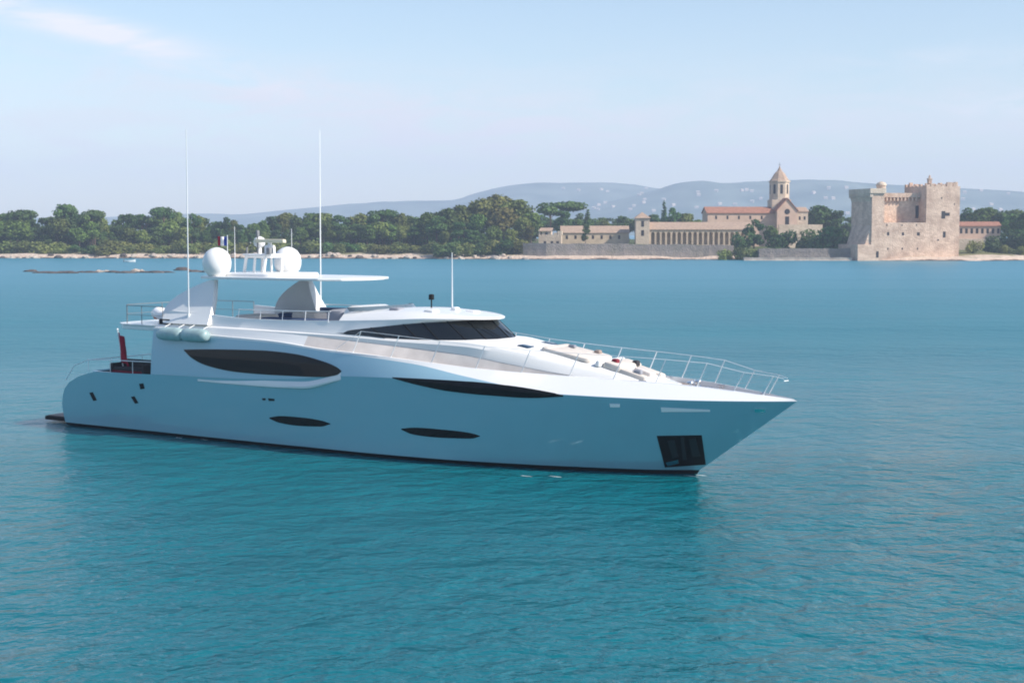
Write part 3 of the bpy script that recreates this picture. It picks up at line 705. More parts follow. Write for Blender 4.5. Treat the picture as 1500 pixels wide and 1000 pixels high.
# teal padded fenders in the recess at the after end of the side deck
fd_ = MB().lathe((0, 0, 0), [(.02, -.78), (.16, -.76), (.27, -.66), (.31, -.4), (.31, .4), (.27, .66), (.16, .76), (.02, .78)], 14, m=Matrix.Rotation(R(90), 4, 'Y'))
for i, (u, v, lab) in enumerate(((250, 489, 'teal covered fender lashed outside the aft end of the upper side deck, nearer the stern'), (286, 491, 'teal covered fender lashed outside the upper side deck, just above the big dark side window'))):
    p = on_y(u, v, -3.82)
    o = empty('fender', label=lab, cat='fender', group='fenders lashed to the side'); aboard(o, p.x, p.y, p.z)
    fd_.build('fender_body', M['teal'], o, smooth=50)
    for q in (-.45, .45): MB().tube([(q, .05, .29), (q, .42, .42)], .02, 5).build('lanyard', M['whitecloth'], o)
# tender on the upper after deck
o = empty('tender', label='small white inflatable tender stowed on the aft upper deck beside the arch', cat='dinghy'); aboard(o, 5.55, -1.3, 5.13, math.pi)
tub = []
for s in (-1, 1): tub += [(-1.1, s*.52, .36), (.5, s*.52, .40), (1.0, s*.30, .48)]
MB().tube([(-1.15, -.55, .34), (.35, -.55, .36), (.9, -.36, .44), (1.15, 0, .50), (.9, .36, .44), (.35, .55, .36), (-1.15, .55, .34)], .22, 10).build('buoyancy_tube', M['white'], o, smooth=60)
MB().prism([(-1.1, .12), (.9, .16), (1.1, .4), (-1.1, .34)], 'y', -.45, .45).build('tender_hull', M['orange'], o)
MB().rbox(-.1, 0, .3, .5, .5, .75, .15).build('tender_console', M['white'], o, smooth=40)
MB().rbox(-.65, 0, .34, .5, .7, .3, .1).build('tender_seat', M['cushion'], o, smooth=40)
MB().rbox(-1.2, 0, .25, .3, .34, .8, .1).build('outboard', M['rubber'], o, smooth=40)
for q in (-.9, .4): MB().box(q, q + .2, -.4, .4, 0, .16).build('chock', M['rubber'], o)
# black speaker-like locker by the foot of the arch
p = on_y(242, 467, -3.15)
o = aboard(MB().rbox(0, 0, 0, .75, .4, .30, .06).build('gear_bag', M['rubber'], smooth=40), p.x, -3.02, 5.13, label='small black bag at the foot of the white arch on the upper deck', cat='bag')
# after deck furniture
o = empty('deck_sofa', label='dark sofa with wooden base on the open aft deck beside the red ensign', cat='sofa'); aboard(o, 3.6, -2.2, 2.36)
MB().rbox(0, 0, .16, 2.3, .8, .30, .08).build('seat', M['maroon'], o, smooth=40)
MB().rbox(0, .38, .40, 2.3, .22, .55, .08).build('backrest', M['darkcush'], o, smooth=40)
for x in (-1.08, 1.08): MB().rbox(x, 0, .16, .2, .8, .62, .06).build('armrest', M['darkcush'], o, smooth=40)
MB().rbox(0, -.1, .46, 1.9, .55, .14, .06).build('cushion', M['darkcush'], o, smooth=40)
for x in (-1.0, 1.0):
    for y in (-.32, .32): MB().box(x-.04, x+.04, y-.04, y+.04, 0, .17).build('leg', M['teakd'], o)
# ensign
o = empty('ensign', label='drooping red ensign on a raked white staff above the aft deck', cat='flag'); aboard(o, 2.75, -2.0, 2.80)
MB().tube([(0, 0, 0), (-.35, 0, 1.9)], .028, 6).lathe((-.355, 0, 1.88), [(.02, 0), (.05, .03), (.04, .08), (.01, .1)], 8).build('flagstaff', M['whip'], o, smooth=50)
rows_ = []
for i in range(12):
    z = 1.8 - i * .13; r_ = []
    for j in range(9):
        t = j / 8; r_.append((-.33 + .013*i*1.4 - .02 + .62*t*(.6 + .04*i), .10*math.sin(t*9 + i*.3)*(.4 + t), z - .25*t))
    rows_.append(r_)
fo = MB().loft(rows_).build('flag_cloth', M['red'], o, smooth=80, fix=False)
fo.modifiers.new('thickness', 'SOLIDIFY').thickness = .012
# courtesy flag
o = empty('courtesy_flag', label='tiny red white and blue flag flying above the nearer radar dome', cat='flag'); aboard(o, 9.25, -1.55, 7.55)
MB().tube([(0, 0, 0), (0, 0, 1.75)], .016, 5).build('flagstaff', M['whip'], o)
for k, m_ in enumerate(('blue', 'whitecloth', 'red')):
    rows_ = [[(-.02 - .2*(k + t), .05*math.sin((k+t)*3), 1.68 - .42*s) for t in np.linspace(0, 1, 5)] for s in np.linspace(0, 1, 4)]
    q = MB().loft(rows_).build('flag_stripe', M[m_], o, smooth=80, fix=False); q.modifiers.new('thickness', 'SOLIDIFY').thickness = .008
# cushions left on the foredeck
def cushion(x, y, m_, lab, sx=.42, sy=.42, h=.16, up=0):
    mm = Matrix.Rotation(R(up), 4, 'Y')
    b = MB().rbox(0, 0, 0, sx*.8, sy*.8, h*.75, .06, m=mm).build('cushion', M[m_], smooth=50)
    aboard(b, x, y, coach_z(x, y) + .1, random.uniform(-.4, .4), label=lab, cat='cushion', group='cushions on the foredeck lounge')
cushion(29.05, -.45, 'maroon', 'dark red cushion propped up on the foredeck seat', .36, .3, .30)
cushion(29.45, .55, 'darkcush', 'charcoal cushion standing behind the red one on the foredeck lounge', .34, .3, .28)
cushion(30.2, -.70, 'greycush', 'grey cushion on the near side seat of the foredeck lounge, beside the bulwark', .4, .3, .24)
cushion(26.5, .5, 'greycush', 'grey folded towel cushion on the far side of the foredeck sunpad', .5, .22, .14)
cushion(27.6, .7, 'teakd', 'brown cushion at the front of the foredeck sunpad', .34, .34, .2)

# foam where the bow and side touch the water
rnd = random.Random(3)
fm = MB()
def foam_blob(x, y, lx, ly, ang):
    n = 14; pts = []
    for k in range(n):
        a = 2*math.pi*k/n; rr_ = 1 + .45*rnd.uniform(-1, 1); q = Vector((lx*rr_*math.cos(a), ly*rr_*math.sin(a), 0)); q.rotate(Matrix.Rotation(ang, 3, 'Z'))
        pts.append(YM @ Vector((x + q.x, y + q.y, .006)))
    fm.add(pts, [tuple(range(n))])
for u, v, a, b in ((1027, 696, .25, .05), (1012, 697, .3, .03), (770, 697, .28, .03), (815, 698, .25, .03), (262, 641, .2, .04), (300, 644, .25, .03)):
    q = on_z(u, v, 0); foam_blob(q.x, q.y, a, b, rnd.uniform(-.1, .1))
tag(fm.build('foam', M['foam']), kind='stuff')

# ------------------------------------------------------------------ the island
shore = cv((-260, 540), (-180, 524), (-60, 514), (-5, 502), (10, 498), (62, 496), (80, 492), (110, 484), (118, 478), (150, 476), (175, 490), (260, 500))
inland = cv((-260, 2.6), (-40, 2.8), (0, 4.4), (20, 4.9), (70, 4.6), (90, 3.4), (115, 2.4), (260, 3.0))
def ground_z(x, y):
    d = y - float(shore(x)); top = float(inland(x))
    n_ = noise.noise(Vector((x*.06, y*.06, 0))) * .8 + noise.noise(Vector((x*.25, y*.25, 3))) * .35
    if d < 0: return max(-2.5, d * .25) + n_ * .3
    s = min(1, d / 38); s = s*s*(3 - 2*s)
    return .15 + .95 * min(1, d / 5) + (top - 1.1) * s + n_ * min(1, d/5 + .25)
xs_i = np.arange(-330, 331, 3.0); gm_ = MB(); rows_ = []
offs = np.concatenate([np.arange(-12, 14, 1.6), np.arange(14, 60, 4), np.arange(60, 420, 20)])
for x in xs_i: rows_.append([(x, float(shore(x)) + d, ground_z(x, float(shore(x)) + d)) for d in offs])
gm_.loft(rows_)
def ground_mat():
    m = bpy.data.materials.new('island_ground'); m.use_nodes = True; nt = m.node_tree; N = nt.nodes.new; L = nt.links.new
    b = nt.nodes['Principled BSDF']; b.inputs['Roughness'].default_value = .95; b.inputs['Specular IOR Level'].default_value = .1
    ge = N('ShaderNodeNewGeometry'); sp = N('ShaderNodeSeparateXYZ'); L(ge.outputs['Position'], sp.inputs[0])
    nz = N('ShaderNodeTexNoise'); nz.inputs['Scale'].default_value = .12; nz.inputs['Detail'].default_value = 7; L(ge.outputs['Position'], nz.inputs['Vector'])
    ad = N('ShaderNodeMath'); ad.operation = 'MULTIPLY_ADD'; L(nz.outputs['Fac'], ad.inputs[0]); ad.inputs[1].default_value = -2.2; L(sp.outputs[2], ad.inputs[2])
    rp = N('ShaderNodeValToRGB'); L(ad.outputs[0], rp.inputs[0])
    mr = N('ShaderNodeMapRange'); mr.inputs[1].default_value = -1.3; mr.inputs[2].default_value = 2.7; L(ad.outputs[0], mr.inputs[0]); L(mr.outputs[0], rp.inputs[0])
    cr = rp.color_ramp; cr.elements[0].position = .0; cr.elements[0].color = (.06, .05, .045, 1); cr.elements[1].position = .17; cr.elements[1].color = (.60, .46, .36, 1)
    for p_, c in ((.09, (.12, .095, .08, 1)), (.36, (.62, .50, .40, 1)), (.48, (.20, .19, .09, 1)), (.9, (.09, .11, .04, 1))):
        e_ = cr.elements.new(p_); e_.color = c
    L(rp.outputs[0], b.inputs['Base Color'])
    n2 = N('ShaderNodeTexNoise'); n2.inputs['Scale'].default_value = .8; n2.inputs['Detail'].default_value = 6; L(ge.outputs['Position'], n2.inputs['Vector'])
    bp = N('ShaderNodeBump'); bp.inputs['Distance'].default_value = .8; L(n2.outputs['Fac'], bp.inputs['Height']); L(bp.outputs[0], b.inputs['Normal'])
    return m
tag(gm_.build('island_ground', ground_mat(), smooth=60), kind='structure')

# rocks
def rock_mesh(seed, sx, sy, sz):
    bm = bmesh.new(); bmesh.ops.create_icosphere(bm, subdivisions=3, radius=1)
    for v in bm.verts:
        d = 1 + .35*noise.noise(v.co*1.3 + Vector((seed*7.1, 0, 0))) + .18*noise.noise(v.co*3.1 + Vector((0, seed*3.3, 0)))
        v.co = Vector((v.co.x*d*sx, v.co.y*d*sy, v.co.z*d*sz))
    me = bpy.data.meshes.new('rock'); bm.to_mesh(me); bm.free(); return me
rnd = random.Random(11)
reef = [(46, 398), (60, 400), (72, 399), (84, 400), (96, 399.5), (108, 400), (120, 399), (131, 399.5), (168, 399), (182, 400), (214, 399), (228, 399.5), (243, 399), (268, 396), (286, 398), (302, 399), (318, 399)]
for i, (u, v) in enumerate(reef):
    p = at_z(u, v, 0); me = rock_mesh(i + 1, rnd.uniform(1.5, 2.3), rnd.uniform(.6, .9), rnd.uniform(.3, .5) * (1.5 if u == 268 else 1)); me.materials.append(M['rock'])
    o = bpy.data.objects.new('reef_rock', me); col.objects.link(o); o.location = (p.x, p.y + rnd.uniform(-2, 2), .02)
    where = 'left end of the low reef' if u < 70 else 'low reef left of the pale rocks' if u < 135 else 'reef between the pale rocks' if u < 190 else 'reef right of the pale rocks' if u < 255 else 'reef end behind the aft whip aerial and dome'
    tag(o, 'dark brown rock in the ' + where, 'rock', 'dark rocks of the low reef')
for i, (u, v, s) in enumerate(((146, 399, 1.0), (156, 398.5, .8), (198, 398, 1.1), (206, 397.5, .8))):
    p = at_z(u, v, 0); me = rock_mesh(i + 40, 1.0*s, .7*s, .55*s); me.materials.append(M['palerock'])
    o = bpy.data.objects.new('pale_rock', me); col.objects.link(o); o.location = (p.x, p.y, .05)
    tag(o, ('pale rock breaking the water in the reef, nearer the left edge' if i < 2 else 'pale rock breaking the water in the reef, nearer the whip aerial'), 'rock', 'pale rocks of the low reef')
# small white boat close under the shore
p = at_z(190, 384, 0)
o = empty('small_boat', (p.x, p.y, .0), R(8), label='tiny white open boat lying close under the wooded shore', cat='boat')
hr = []
for xx, w_, z_ in ((-1.6, .62, .55), (-.6, .75, .55), (.5, .66, .62), (1.2, .38, .72), (1.75, .02, .85)):
    hr.append([(xx, -w_, z_), (xx, -w_*.75, .08), (xx, 0, -.12), (xx, w_*.75, .08), (xx, w_, z_)])
MB().loft(hr).add(hr[0], [(0, 1, 2, 3, 4)]).build('boat_hull', M['white'], o, smooth=50)
MB().box(-.9, -.6, -.62, .62, .3, .36).build('thwart', M['teak'], o); MB().box(-1.85, -1.6, -.15, .15, .0, .95).build('outboard', M['grey'], o)

# shore boulders along the waterline
rnd = random.Random(5)
for i in range(56):
    u = -15 + i * 14.2 + rnd.uniform(-5, 5)
    X = gx(u, 515); y = float(shore(X)) + rnd.uniform(-1.0, 3.5); X = gx(u, y)
    s = rnd.uniform(.5, 1.25); me = rock_mesh(60 + i, 1.5*s, 1.0*s, .75*s); me.materials.append(M['palerock'] if rnd.random() < .62 else M['rock'])
    o = bpy.data.objects.new('shore_rock', me); col.objects.link(o); o.location = (X, y, max(0, ground_z(X, y)) + .1); o.rotation_euler.z = rnd.uniform(0, 6)
    pale = me.materials[0] is M['palerock']
    zone = 'left of the aft whip aerial' if u < 275 else 'behind the radar domes' if u < 470 else 'right of the forward whip aerial' if u < 760 else 'below the sea wall'
    tag(o, f"{'pale pinkish' if pale else 'dark brown'} boulder on the shoreline {zone}", 'rock', f"shore boulders {zone}")

# ------------------------------------------------------------------ trees
def leaf_quads(blobs, n, size, seed, flat=.0):
    """many small leaf sprays spread through ellipsoid clumps: (cx,cy,cz,rx,ry,rz)"""
    g = np.random.default_rng(seed); vol = np.array([b[3]*b[4]*b[5] for b in blobs])**.7; pick = g.choice(len(blobs), n, p=vol/vol.sum())
    B = np.array(blobs)[pick]
    d = g.normal(size=(n, 3)); d /= np.linalg.norm(d, axis=1)[:, None]
    rad = g.uniform(.45, 1.0, n)**.45
    wob = 1 + .22*np.sin(d[:, 0]*7 + B[:, 0]) * np.cos(d[:, 2]*6 + B[:, 2])
    c = B[:, :3] + d * B[:, 3:] * (rad*wob)[:, None]
    nrm = d * .9 + g.normal(size=(n, 3))*.55 + np.array([0, 0, .35 + flat]); nrm /= np.linalg.norm(nrm, axis=1)[:, None]
    a = np.cross(nrm, g.normal(size=(n, 3))); a /= np.linalg.norm(a, axis=1)[:, None]; b = np.cross(nrm, a)
    s = size * g.uniform(.55, 1.35, n)[:, None]; k = g.uniform(.55, 1.0, n)[:, None]
    V = np.stack([c + a*s, c + b*s*k, c - a*s*.9, c - b*s*k*1.1], 1).reshape(-1, 3)
    blob_tone = g.uniform(.1, .9, len(blobs))[pick]
    tone = np.clip(blob_tone*.6 + g.uniform(0, .45, n), 0, 1)
    return V, tone
def leaf_mesh(name, V, tone, m):
    n = len(tone); me = bpy.data.meshes.new(name); me.vertices.add(4*n); me.loops.add(4*n); me.polygons.add(n)
    me.vertices.foreach_set('co', V.astype(np.float32).ravel()); me.loops.foreach_set('vertex_index', np.arange(4*n, dtype=np.int32))
    me.polygons.foreach_set('loop_start', np.arange(0, 4*n, 4, dtype=np.int32)); me.polygons.foreach_set('loop_total', np.full(n, 4, dtype=np.int32))
    me.update(calc_edges=True)
    at_ = me.attributes.new('tone', 'FLOAT', 'FACE'); at_.data.foreach_set('value', tone.astype(np.float32))
    me.materials.append(m); me.validate(); return me
def trunk_mesh(h, r, crown_pts, seed):
    g = random.Random(seed); mb = MB(); b = Vector((g.uniform(-.3, .3), g.uniform(-.3, .3), h))
    mb.tube([(0, 0, -1.0), (b.x*.3, b.y*.3, h*.4), b], r, 8, r*.55)
    for c in crown_pts[:6]: mb.tube([b*.85, b*.5 + Vector(c)*.5 - Vector((0, 0, .3)), Vector(c)], r*.38, 6, r*.1)
    o = mb.build('trunk_src', M['bark'], smooth=60); me = o.data; bpy.data.objects.remove(o); return me
def tree_src(kind, seed):
    """crown and trunk meshes for a tree about 10 m tall"""
    g = random.Random(seed); blobs = []
    if kind == 'umbrella':       # stone pine: bare trunk, wide flattened head
        for k in range(9):
            a = g.uniform(0, 6.28); r = g.uniform(.6, 2.9); blobs.append((r*math.cos(a), r*math.sin(a), 8.3 + g.uniform(-.5, .5) - .08*r*r, g.uniform(1.3, 2.0), g.uniform(1.3, 2.0), g.uniform(.6, .95)))
        V, t = leaf_quads(blobs, 1500, .30, seed, .3); m = LEAF['pine']; th = 7.2
    elif kind == 'pine':         # dense evergreen: irregular, layered
        for k in range(15):
            z = g.uniform(2.6, 9.0); w = 2.6*(1 - ((z - 4.6)/6.0)**2) + .3; a = g.uniform(0, 6.28); r = g.uniform(.2, .9)*max(w, .5)
            blobs.append((r*math.cos(a), r*math.sin(a), z, g.uniform(.9, 1.7), g.uniform(.9, 1.7), g.uniform(.6, 1.2)))
        V, t = leaf_quads(blobs, 1900, .32, seed); m = LEAF['pine']; th = 5.0
    elif kind in ('oak', 'olive', 'gold'):
        for k in range(15):
            a = g.uniform(0, 6.28); el = g.uniform(-.35, 1.3); r = g.uniform(1.2, 2.7)
            blobs.append((r*math.cos(a)*math.cos(el), r*math.sin(a)*math.cos(el), 5.9 + 2.5*math.sin(el), g.uniform(1.0, 1.7), g.uniform(1.0, 1.7), g.uniform(.8, 1.4)))
        blobs.append((0, 0, 5.8, 2.2, 2.2, 2.2))
        V, t = leaf_quads(blobs, 2000, .31, seed); m = LEAF[kind]; th = 4.2
    elif kind == 'cypress':
        for k in range(12): z = .8 + k*.78; w = .95*(1 - abs(z - 4)/7); blobs.append((g.uniform(-.15, .15), g.uniform(-.15, .15), z, w, w, .9))
        V, t = leaf_quads(blobs, 900, .24, seed); m = LEAF['pine']; th = 5
    elif kind == 'bush':
        for k in range(9):
            a = g.uniform(0, 6.28); r = g.uniform(0, 3.4); blobs.append((r*math.cos(a), r*math.sin(a)*.8, g.uniform(.6, 2.6) , g.uniform(1.2, 2.2), g.uniform(1.2, 2.0), g.uniform(.9, 1.7)))
        V, t = leaf_quads(blobs, 1100, .30, seed); m = LEAF['scrub']; th = 1.2
    elif kind == 'darkbush':
        for k in range(10):
            a = g.uniform(0, 6.28); r = g.uniform(0, 2.9); blobs.append((r*math.cos(a), r*math.sin(a)*.8, g.uniform(.8, 3.6), g.uniform(1.2, 2.0), g.uniform(1.2, 2.0), g.uniform(1.0, 1.8)))
        V, t = leaf_quads(blobs, 1300, .30, seed); m = LEAF['pine']; th = 1.5
    return leaf_mesh('crown', V, t, m), trunk_mesh(th, .26 if 'bush' not in kind else .12, [b[:3] for b in blobs], seed), max(b[2] + b[5] for b in blobs)
SRC = {k: [tree_src(k, 100*i + s) for s in range(n)] for i, (k, n) in enumerate((('umbrella', 3), ('pine', 5), ('oak', 5), ('olive', 4), ('gold', 3), ('cypress', 2), ('bush', 5), ('darkbush', 3)))}
TREES = []
rnd = random.Random(21)
def tree(kind, u, D, vtop, wide=1.0, name=None, **k):
    """a tree rooted on the ground at photo column u and distance D, reaching up to photo row vtop"""
    X = gx(u, D); g0 = ground_z(X, D); crown, trunk, top = SRC[kind][rnd.randrange(len(SRC[kind]))]
    s = max(.12, (zz(vtop, D) - g0) / top)
    o = empty(name or ('bush' if 'bush' in kind else 'cypress_tree' if kind == 'cypress' else 'pine_tree' if kind in ('pine', 'umbrella') else 'broadleaf_tree'), (X, D, g0), rnd.uniform(0, 6.28))
    w = s * wide * rnd.uniform(.9, 1.12); o.scale = (w, w, s)
    for nm, me in (('crown', crown), ('trunk', trunk)):
        c = bpy.data.objects.new(nm, me); col.objects.link(c); c.parent = o
    TREES.append((o, kind, u, D, vtop, k)); return o
sky_line = cv((-40, 312), (0, 310), (35, 308), (60, 322), (95, 300), (118, 314), (135, 307), (165, 326), (195, 312), (215, 318), (240, 304), (268, 312), (300, 318), (330, 319), (365, 325), (400, 317), (450, 313), (520, 315), (560, 308), (600, 311), (640, 311), (665, 302))
u = -40
while u < 665:                                   # back row draws the skyline
    tree(rnd.choice(('pine', 'pine', 'oak', 'olive')), u, rnd.uniform(556, 580), float(sky_line(u)) + rnd.uniform(-3, 6), rnd.uniform(.75, 1.05), row='back'); u += rnd.uniform(9, 14)
for u, v in ((35, 307), (95, 299), (136, 308), (240, 303), (215, 316), (560, 307)):
    tree('umbrella', u, rnd.uniform(550, 556), v, rnd.uniform(.65, .85), row='tall')
u = -36
while u < 640:                                   # middle row, lower
    tree(rnd.choice(('oak', 'olive', 'pine', 'oak')), u, rnd.uniform(538, 552), float(sky_line(u)) + rnd.uniform(10, 24), rnd.uniform(.9, 1.25), row='front'); u += rnd.uniform(14, 21)
u = -40
while u < 660:                                   # undergrowth between the trunks
    tree(rnd.choice(('darkbush', 'darkbush', 'bush')), u, rnd.uniform(568, 590), rnd.uniform(334, 344), rnd.uniform(1.5, 2.0), row='under'); u += rnd.uniform(15, 21)
u = -36
while u < 660:                                   # scrub and bushes behind the beach
    X = gx(u, 530); D = float(shore(X)) + rnd.uniform(9, 17)
    tree(rnd.choice(('bush', 'bush', 'bush', 'darkbush')), u, D, rnd.uniform(350, 360), rnd.uniform(1.0, 1.6), row='scrub'); u += rnd.uniform(13, 20)
# the big rounded clump left of the abbey
for kind, u, D, v, w in (('gold', 730, 545, 284, 1.05), ('olive', 755, 538, 292, 1.0), ('gold', 705, 540, 290, 1.0), ('oak', 778, 535, 310, 1.0), ('olive', 680, 540, 300, 1.0),
                         ('gold', 738, 528, 303, 1.0), ('oak', 700, 528, 312, 1.05), ('oak', 660, 535, 304, 1.0), ('olive', 765, 524, 318, .9), ('pine', 672, 525, 325, 1.1), ('pine', 640, 530, 316, 1.1),
                         ('oak', 722, 521, 330, 1.0), ('pine', 690, 520, 336, 1.2), ('olive', 748, 517, 335, .9), ('oak', 625, 540, 310, 1.0), ('olive', 652, 524, 338, 1.1), ('pine', 708, 515, 342, 1.2), ('gold', 775, 519, 330, .8)):
    tree(kind, u, D, v, w, row='clump')
for u in (655, 675, 695, 715, 735, 752, 768): tree('darkbush', u, rnd.uniform(556, 566), rnd.uniform(328, 336), 1.6, row='clump scrub')
for u in (640, 660, 682, 704, 724, 742, 756): tree(rnd.choice(('bush', 'darkbush')), u, rnd.uniform(508, 512), rnd.uniform(348, 357), 1.0, row='clump scrub')
# trees round the abbey and the fort
for kind, u, D, v, w, lab in (('umbrella', 822, 590, 295, 1.15, 'dark spreading umbrella pine behind the low tiled building left of the abbey'), ('umbrella', 806, 600, 302, .9, 'dark umbrella pine on the left shoulder of the spreading pine behind the low tiled building'),
        ('pine', 828, 578, 309, 1.1, 'dark bushy tree filling in beneath the spreading umbrella pine'), ('cypress', 861, 575, 304, 1.6, 'narrow dark tree standing behind the gap between the two low tiled roofs'), ('pine', 858, 528, 328, .7, 'dark bushy tree in front of the low tiled building, splitting its roof'),
        ('oak', 845, 600, 320, .9, 'round dark tree between the spreading pine and the narrow dark tree'), ('olive', 885, 610, 322, 1.0, 'green tree peeping over the low tiled roof left of the little turret'), ('pine', 912, 610, 316, .8, 'dark tree just left of the little square turret'),
        ('cypress', 973, 590, 291, 1.0, 'tall thin palm like cypress rising over the long arcaded building'), ('pine', 985, 585, 304, .8, 'bushy pine behind the long arcaded building right of the tall cypress'), ('olive', 1003, 590, 312, .9, 'pale tree behind the arcaded building just left of the church'), ('pine', 962, 600, 314, .9, 'dark tree behind the arcaded building right of the turret'),
        ('pine', 1104, 505, 321, .9, 'dark pointed tree in front of the right end of the arcaded building'), ('oak', 1128, 507, 330, .8, 'round dark tree below the church gable'), ('darkbush', 1145, 500, 336, .7, 'dark bush right of the round tree below the church'), ('darkbush', 1085, 503, 340, .7, 'dark bush left of the pointed tree by the arcade'),
        ('oak', 1200, 580, 300, 1.2, 'round tree behind the church, between its tower and the fort'), ('pine', 1222, 575, 308, 1.0, 'pine against the dark side of the fort, behind the low bushes'), ('oak', 1183, 590, 308, 1.0, 'green tree tucked behind the small pale church annexe'),
        ('darkbush', 1180, 505, 334, .9, 'dark bush left of the fort, nearest the church'), ('darkbush', 1205, 500, 329, 1.0, 'tallest dark bush between the church and the fort'), ('darkbush', 1230, 500, 332, .9, 'dark bush touching the shaded side of the fort'), ('bush', 1085, 490, 362, .9, 'low green bush on the bank at the right end of the sea wall'), ('bush', 1062, 491, 364, .8, 'low green bush in front of the right part of the sea wall'), ('bush', 1105, 489, 364, .8, 'low green bush on the bank below the pointed tree'),
        ('pine', 1420, 590, 304, 1.0, 'dark pine behind the red roof, touching the fort'), ('oak', 1440, 580, 303, 1.1, 'round dark tree behind the red roofed building'), ('pine', 1462, 575, 308, 1.0, 'dark pine above the right end of the red roof'), ('oak', 1482, 560, 312, 1.1, 'dark round tree right of the red roof'), ('pine', 1500, 540, 310, 1.2, 'dark pine cut by the right edge of the photo'), ('oak', 1520, 545, 312, 1.2, 'dark tree at the right edge of the photo, behind the others'),
        ('darkbush', 1475, 520, 334, 1.1, 'dark bush under the trees at the right edge'), ('darkbush', 1448, 503, 344, .9, 'dark round bush in front of the red roofed building'), ('darkbush', 1498, 512, 338, 1.1, 'large dark bush at the right edge of the photo'), ('bush', 1425, 500, 352, .7, 'pale green bush at the right foot of the fort'), ('bush', 1470, 502, 358, .9, 'low pale bush below the dark bush at the right'), ('bush', 1495, 503, 360, .9, 'low pale bush at the right edge of the shore')):
    o = tree(kind, u, D, v, w, row='own'); tag(o, lab, 'bush' if 'bush' in kind else 'tree')
for u in np.arange(785, 1250, 17):               # low wood far behind the abbey
    tree(rnd.choice(('pine', 'oak')), float(u), rnd.uniform(640, 670), rnd.uniform(312, 322), rnd.uniform(1.0, 1.3), row='far')
for u in np.arange(1412, 1520, 15): tree(rnd.choice(('pine', 'oak')), float(u), rnd.uniform(630, 650), rnd.uniform(305, 312), 1.2, row='far right')
KN = {'umbrella': 'flat topped umbrella pine', 'pine': 'dark pine', 'oak': 'green evergreen oak', 'olive': 'pale olive green tree', 'gold': 'yellowish green tree', 'cypress': 'cypress', 'bush': 'low olive green bush', 'darkbush': 'low dark green bush'}
ZN = ((20, 'at the left edge'), (75, 'near the left edge'), (150, 'under the tallest left pines'), (205, 'midway to the aft whip aerial'), (270, 'just left of the aft whip aerial'), (330, 'behind the nearer radar dome'), (400, 'behind the yacht mast'), (468, 'just left of the forward aerial'), (540, 'right of the forward aerial'), (600, 'before the big clump'), (700, 'left of the big clump'), (2000, 'by the big clump'))
for o, kind, u, D, vtop, k in TREES:
    rw_ = k['row']
    if rw_ == 'own': continue
    z = next(s for lim, s in ZN if u < lim)
    if rw_ == 'back': lab, grp = f"{KN[kind]} in the skyline row {z}", 'back row of the wooded shore'
    elif rw_ == 'tall': lab, grp = f"{KN[kind]} above the wood {z}", 'umbrella pines above the wood'
    elif rw_ == 'front': lab, grp = f"{KN[kind]} in the front tree row {z}", 'front row of the wooded shore'
    elif rw_ == 'scrub': lab, grp = f"{KN[kind]} behind the pale beach {z}", 'bushes behind the beach'
    elif rw_ == 'under': lab, grp = f"{KN[kind]} in the undergrowth {z}", 'undergrowth of the wooded shore'
    elif rw_ == 'clump': lab, grp = f"{KN[kind]} in the {'left' if u < 700 else 'middle' if u < 745 else 'right'} part of the big clump, {'on the crest' if vtop < 305 else 'halfway down' if vtop < 328 else 'near the shore'}", 'trees of the big rounded clump'
    elif rw_ == 'clump scrub': lab, grp = f"{KN[kind]} at the foot of the big rounded clump", 'bushes under the big clump'
    elif rw_ == 'far': lab, grp = f"{KN[kind]} in the distant wood behind the {'low tiled buildings' if u < 930 else 'arcaded building' if u < 1035 else 'church'}", 'distant wood behind the abbey'
    else: lab, grp = f"{KN[kind]} in the distant wood right of the fort", 'distant wood right of the fort'
    tag(o, lab, 'bush' if 'bush' in kind else 'tree', grp)

# ------------------------------------------------------------------ buildings
def opening(mb, x, z, w, h, y=-.02, d=.06): mb.box(x - w/2, x + w/2, y - d, y + .0, z, z + h)
def wall_window(parent, x, z, w, h, y=0, name='window', sill=True):
    """dark opening with a stone surround standing proud of a wall that faces -y"""
    o = MB().box(x - w/2, x + w/2, y - .03, y - .003, z, z + h).build(name, M['opening'], parent)
    return o
def gable(mb, x0, x1, y0, y1, z0, z1, over=.4, th=.25):
    """ridge along x"""
    ym = (y0 + y1) / 2
    for a, b in ((y0 - over, ym), (y1 + over, ym)):
        za = z0 - (z1 - z0) * over / (ym - y0)
        mb.add([(x0-over, a, za), (x1+over, a, za), (x1+over, b, z1), (x0-over, b, z1), (x0-over, a, za+th), (x1+over, a, za+th), (x1+over, b, z1+th), (x0-over, b, z1+th)],
               [(0, 1, 2, 3), (7, 6, 5, 4), (0, 4, 5, 1), (1, 5, 6, 2), (2, 6, 7, 3), (3, 7, 4, 0)])
    return mb

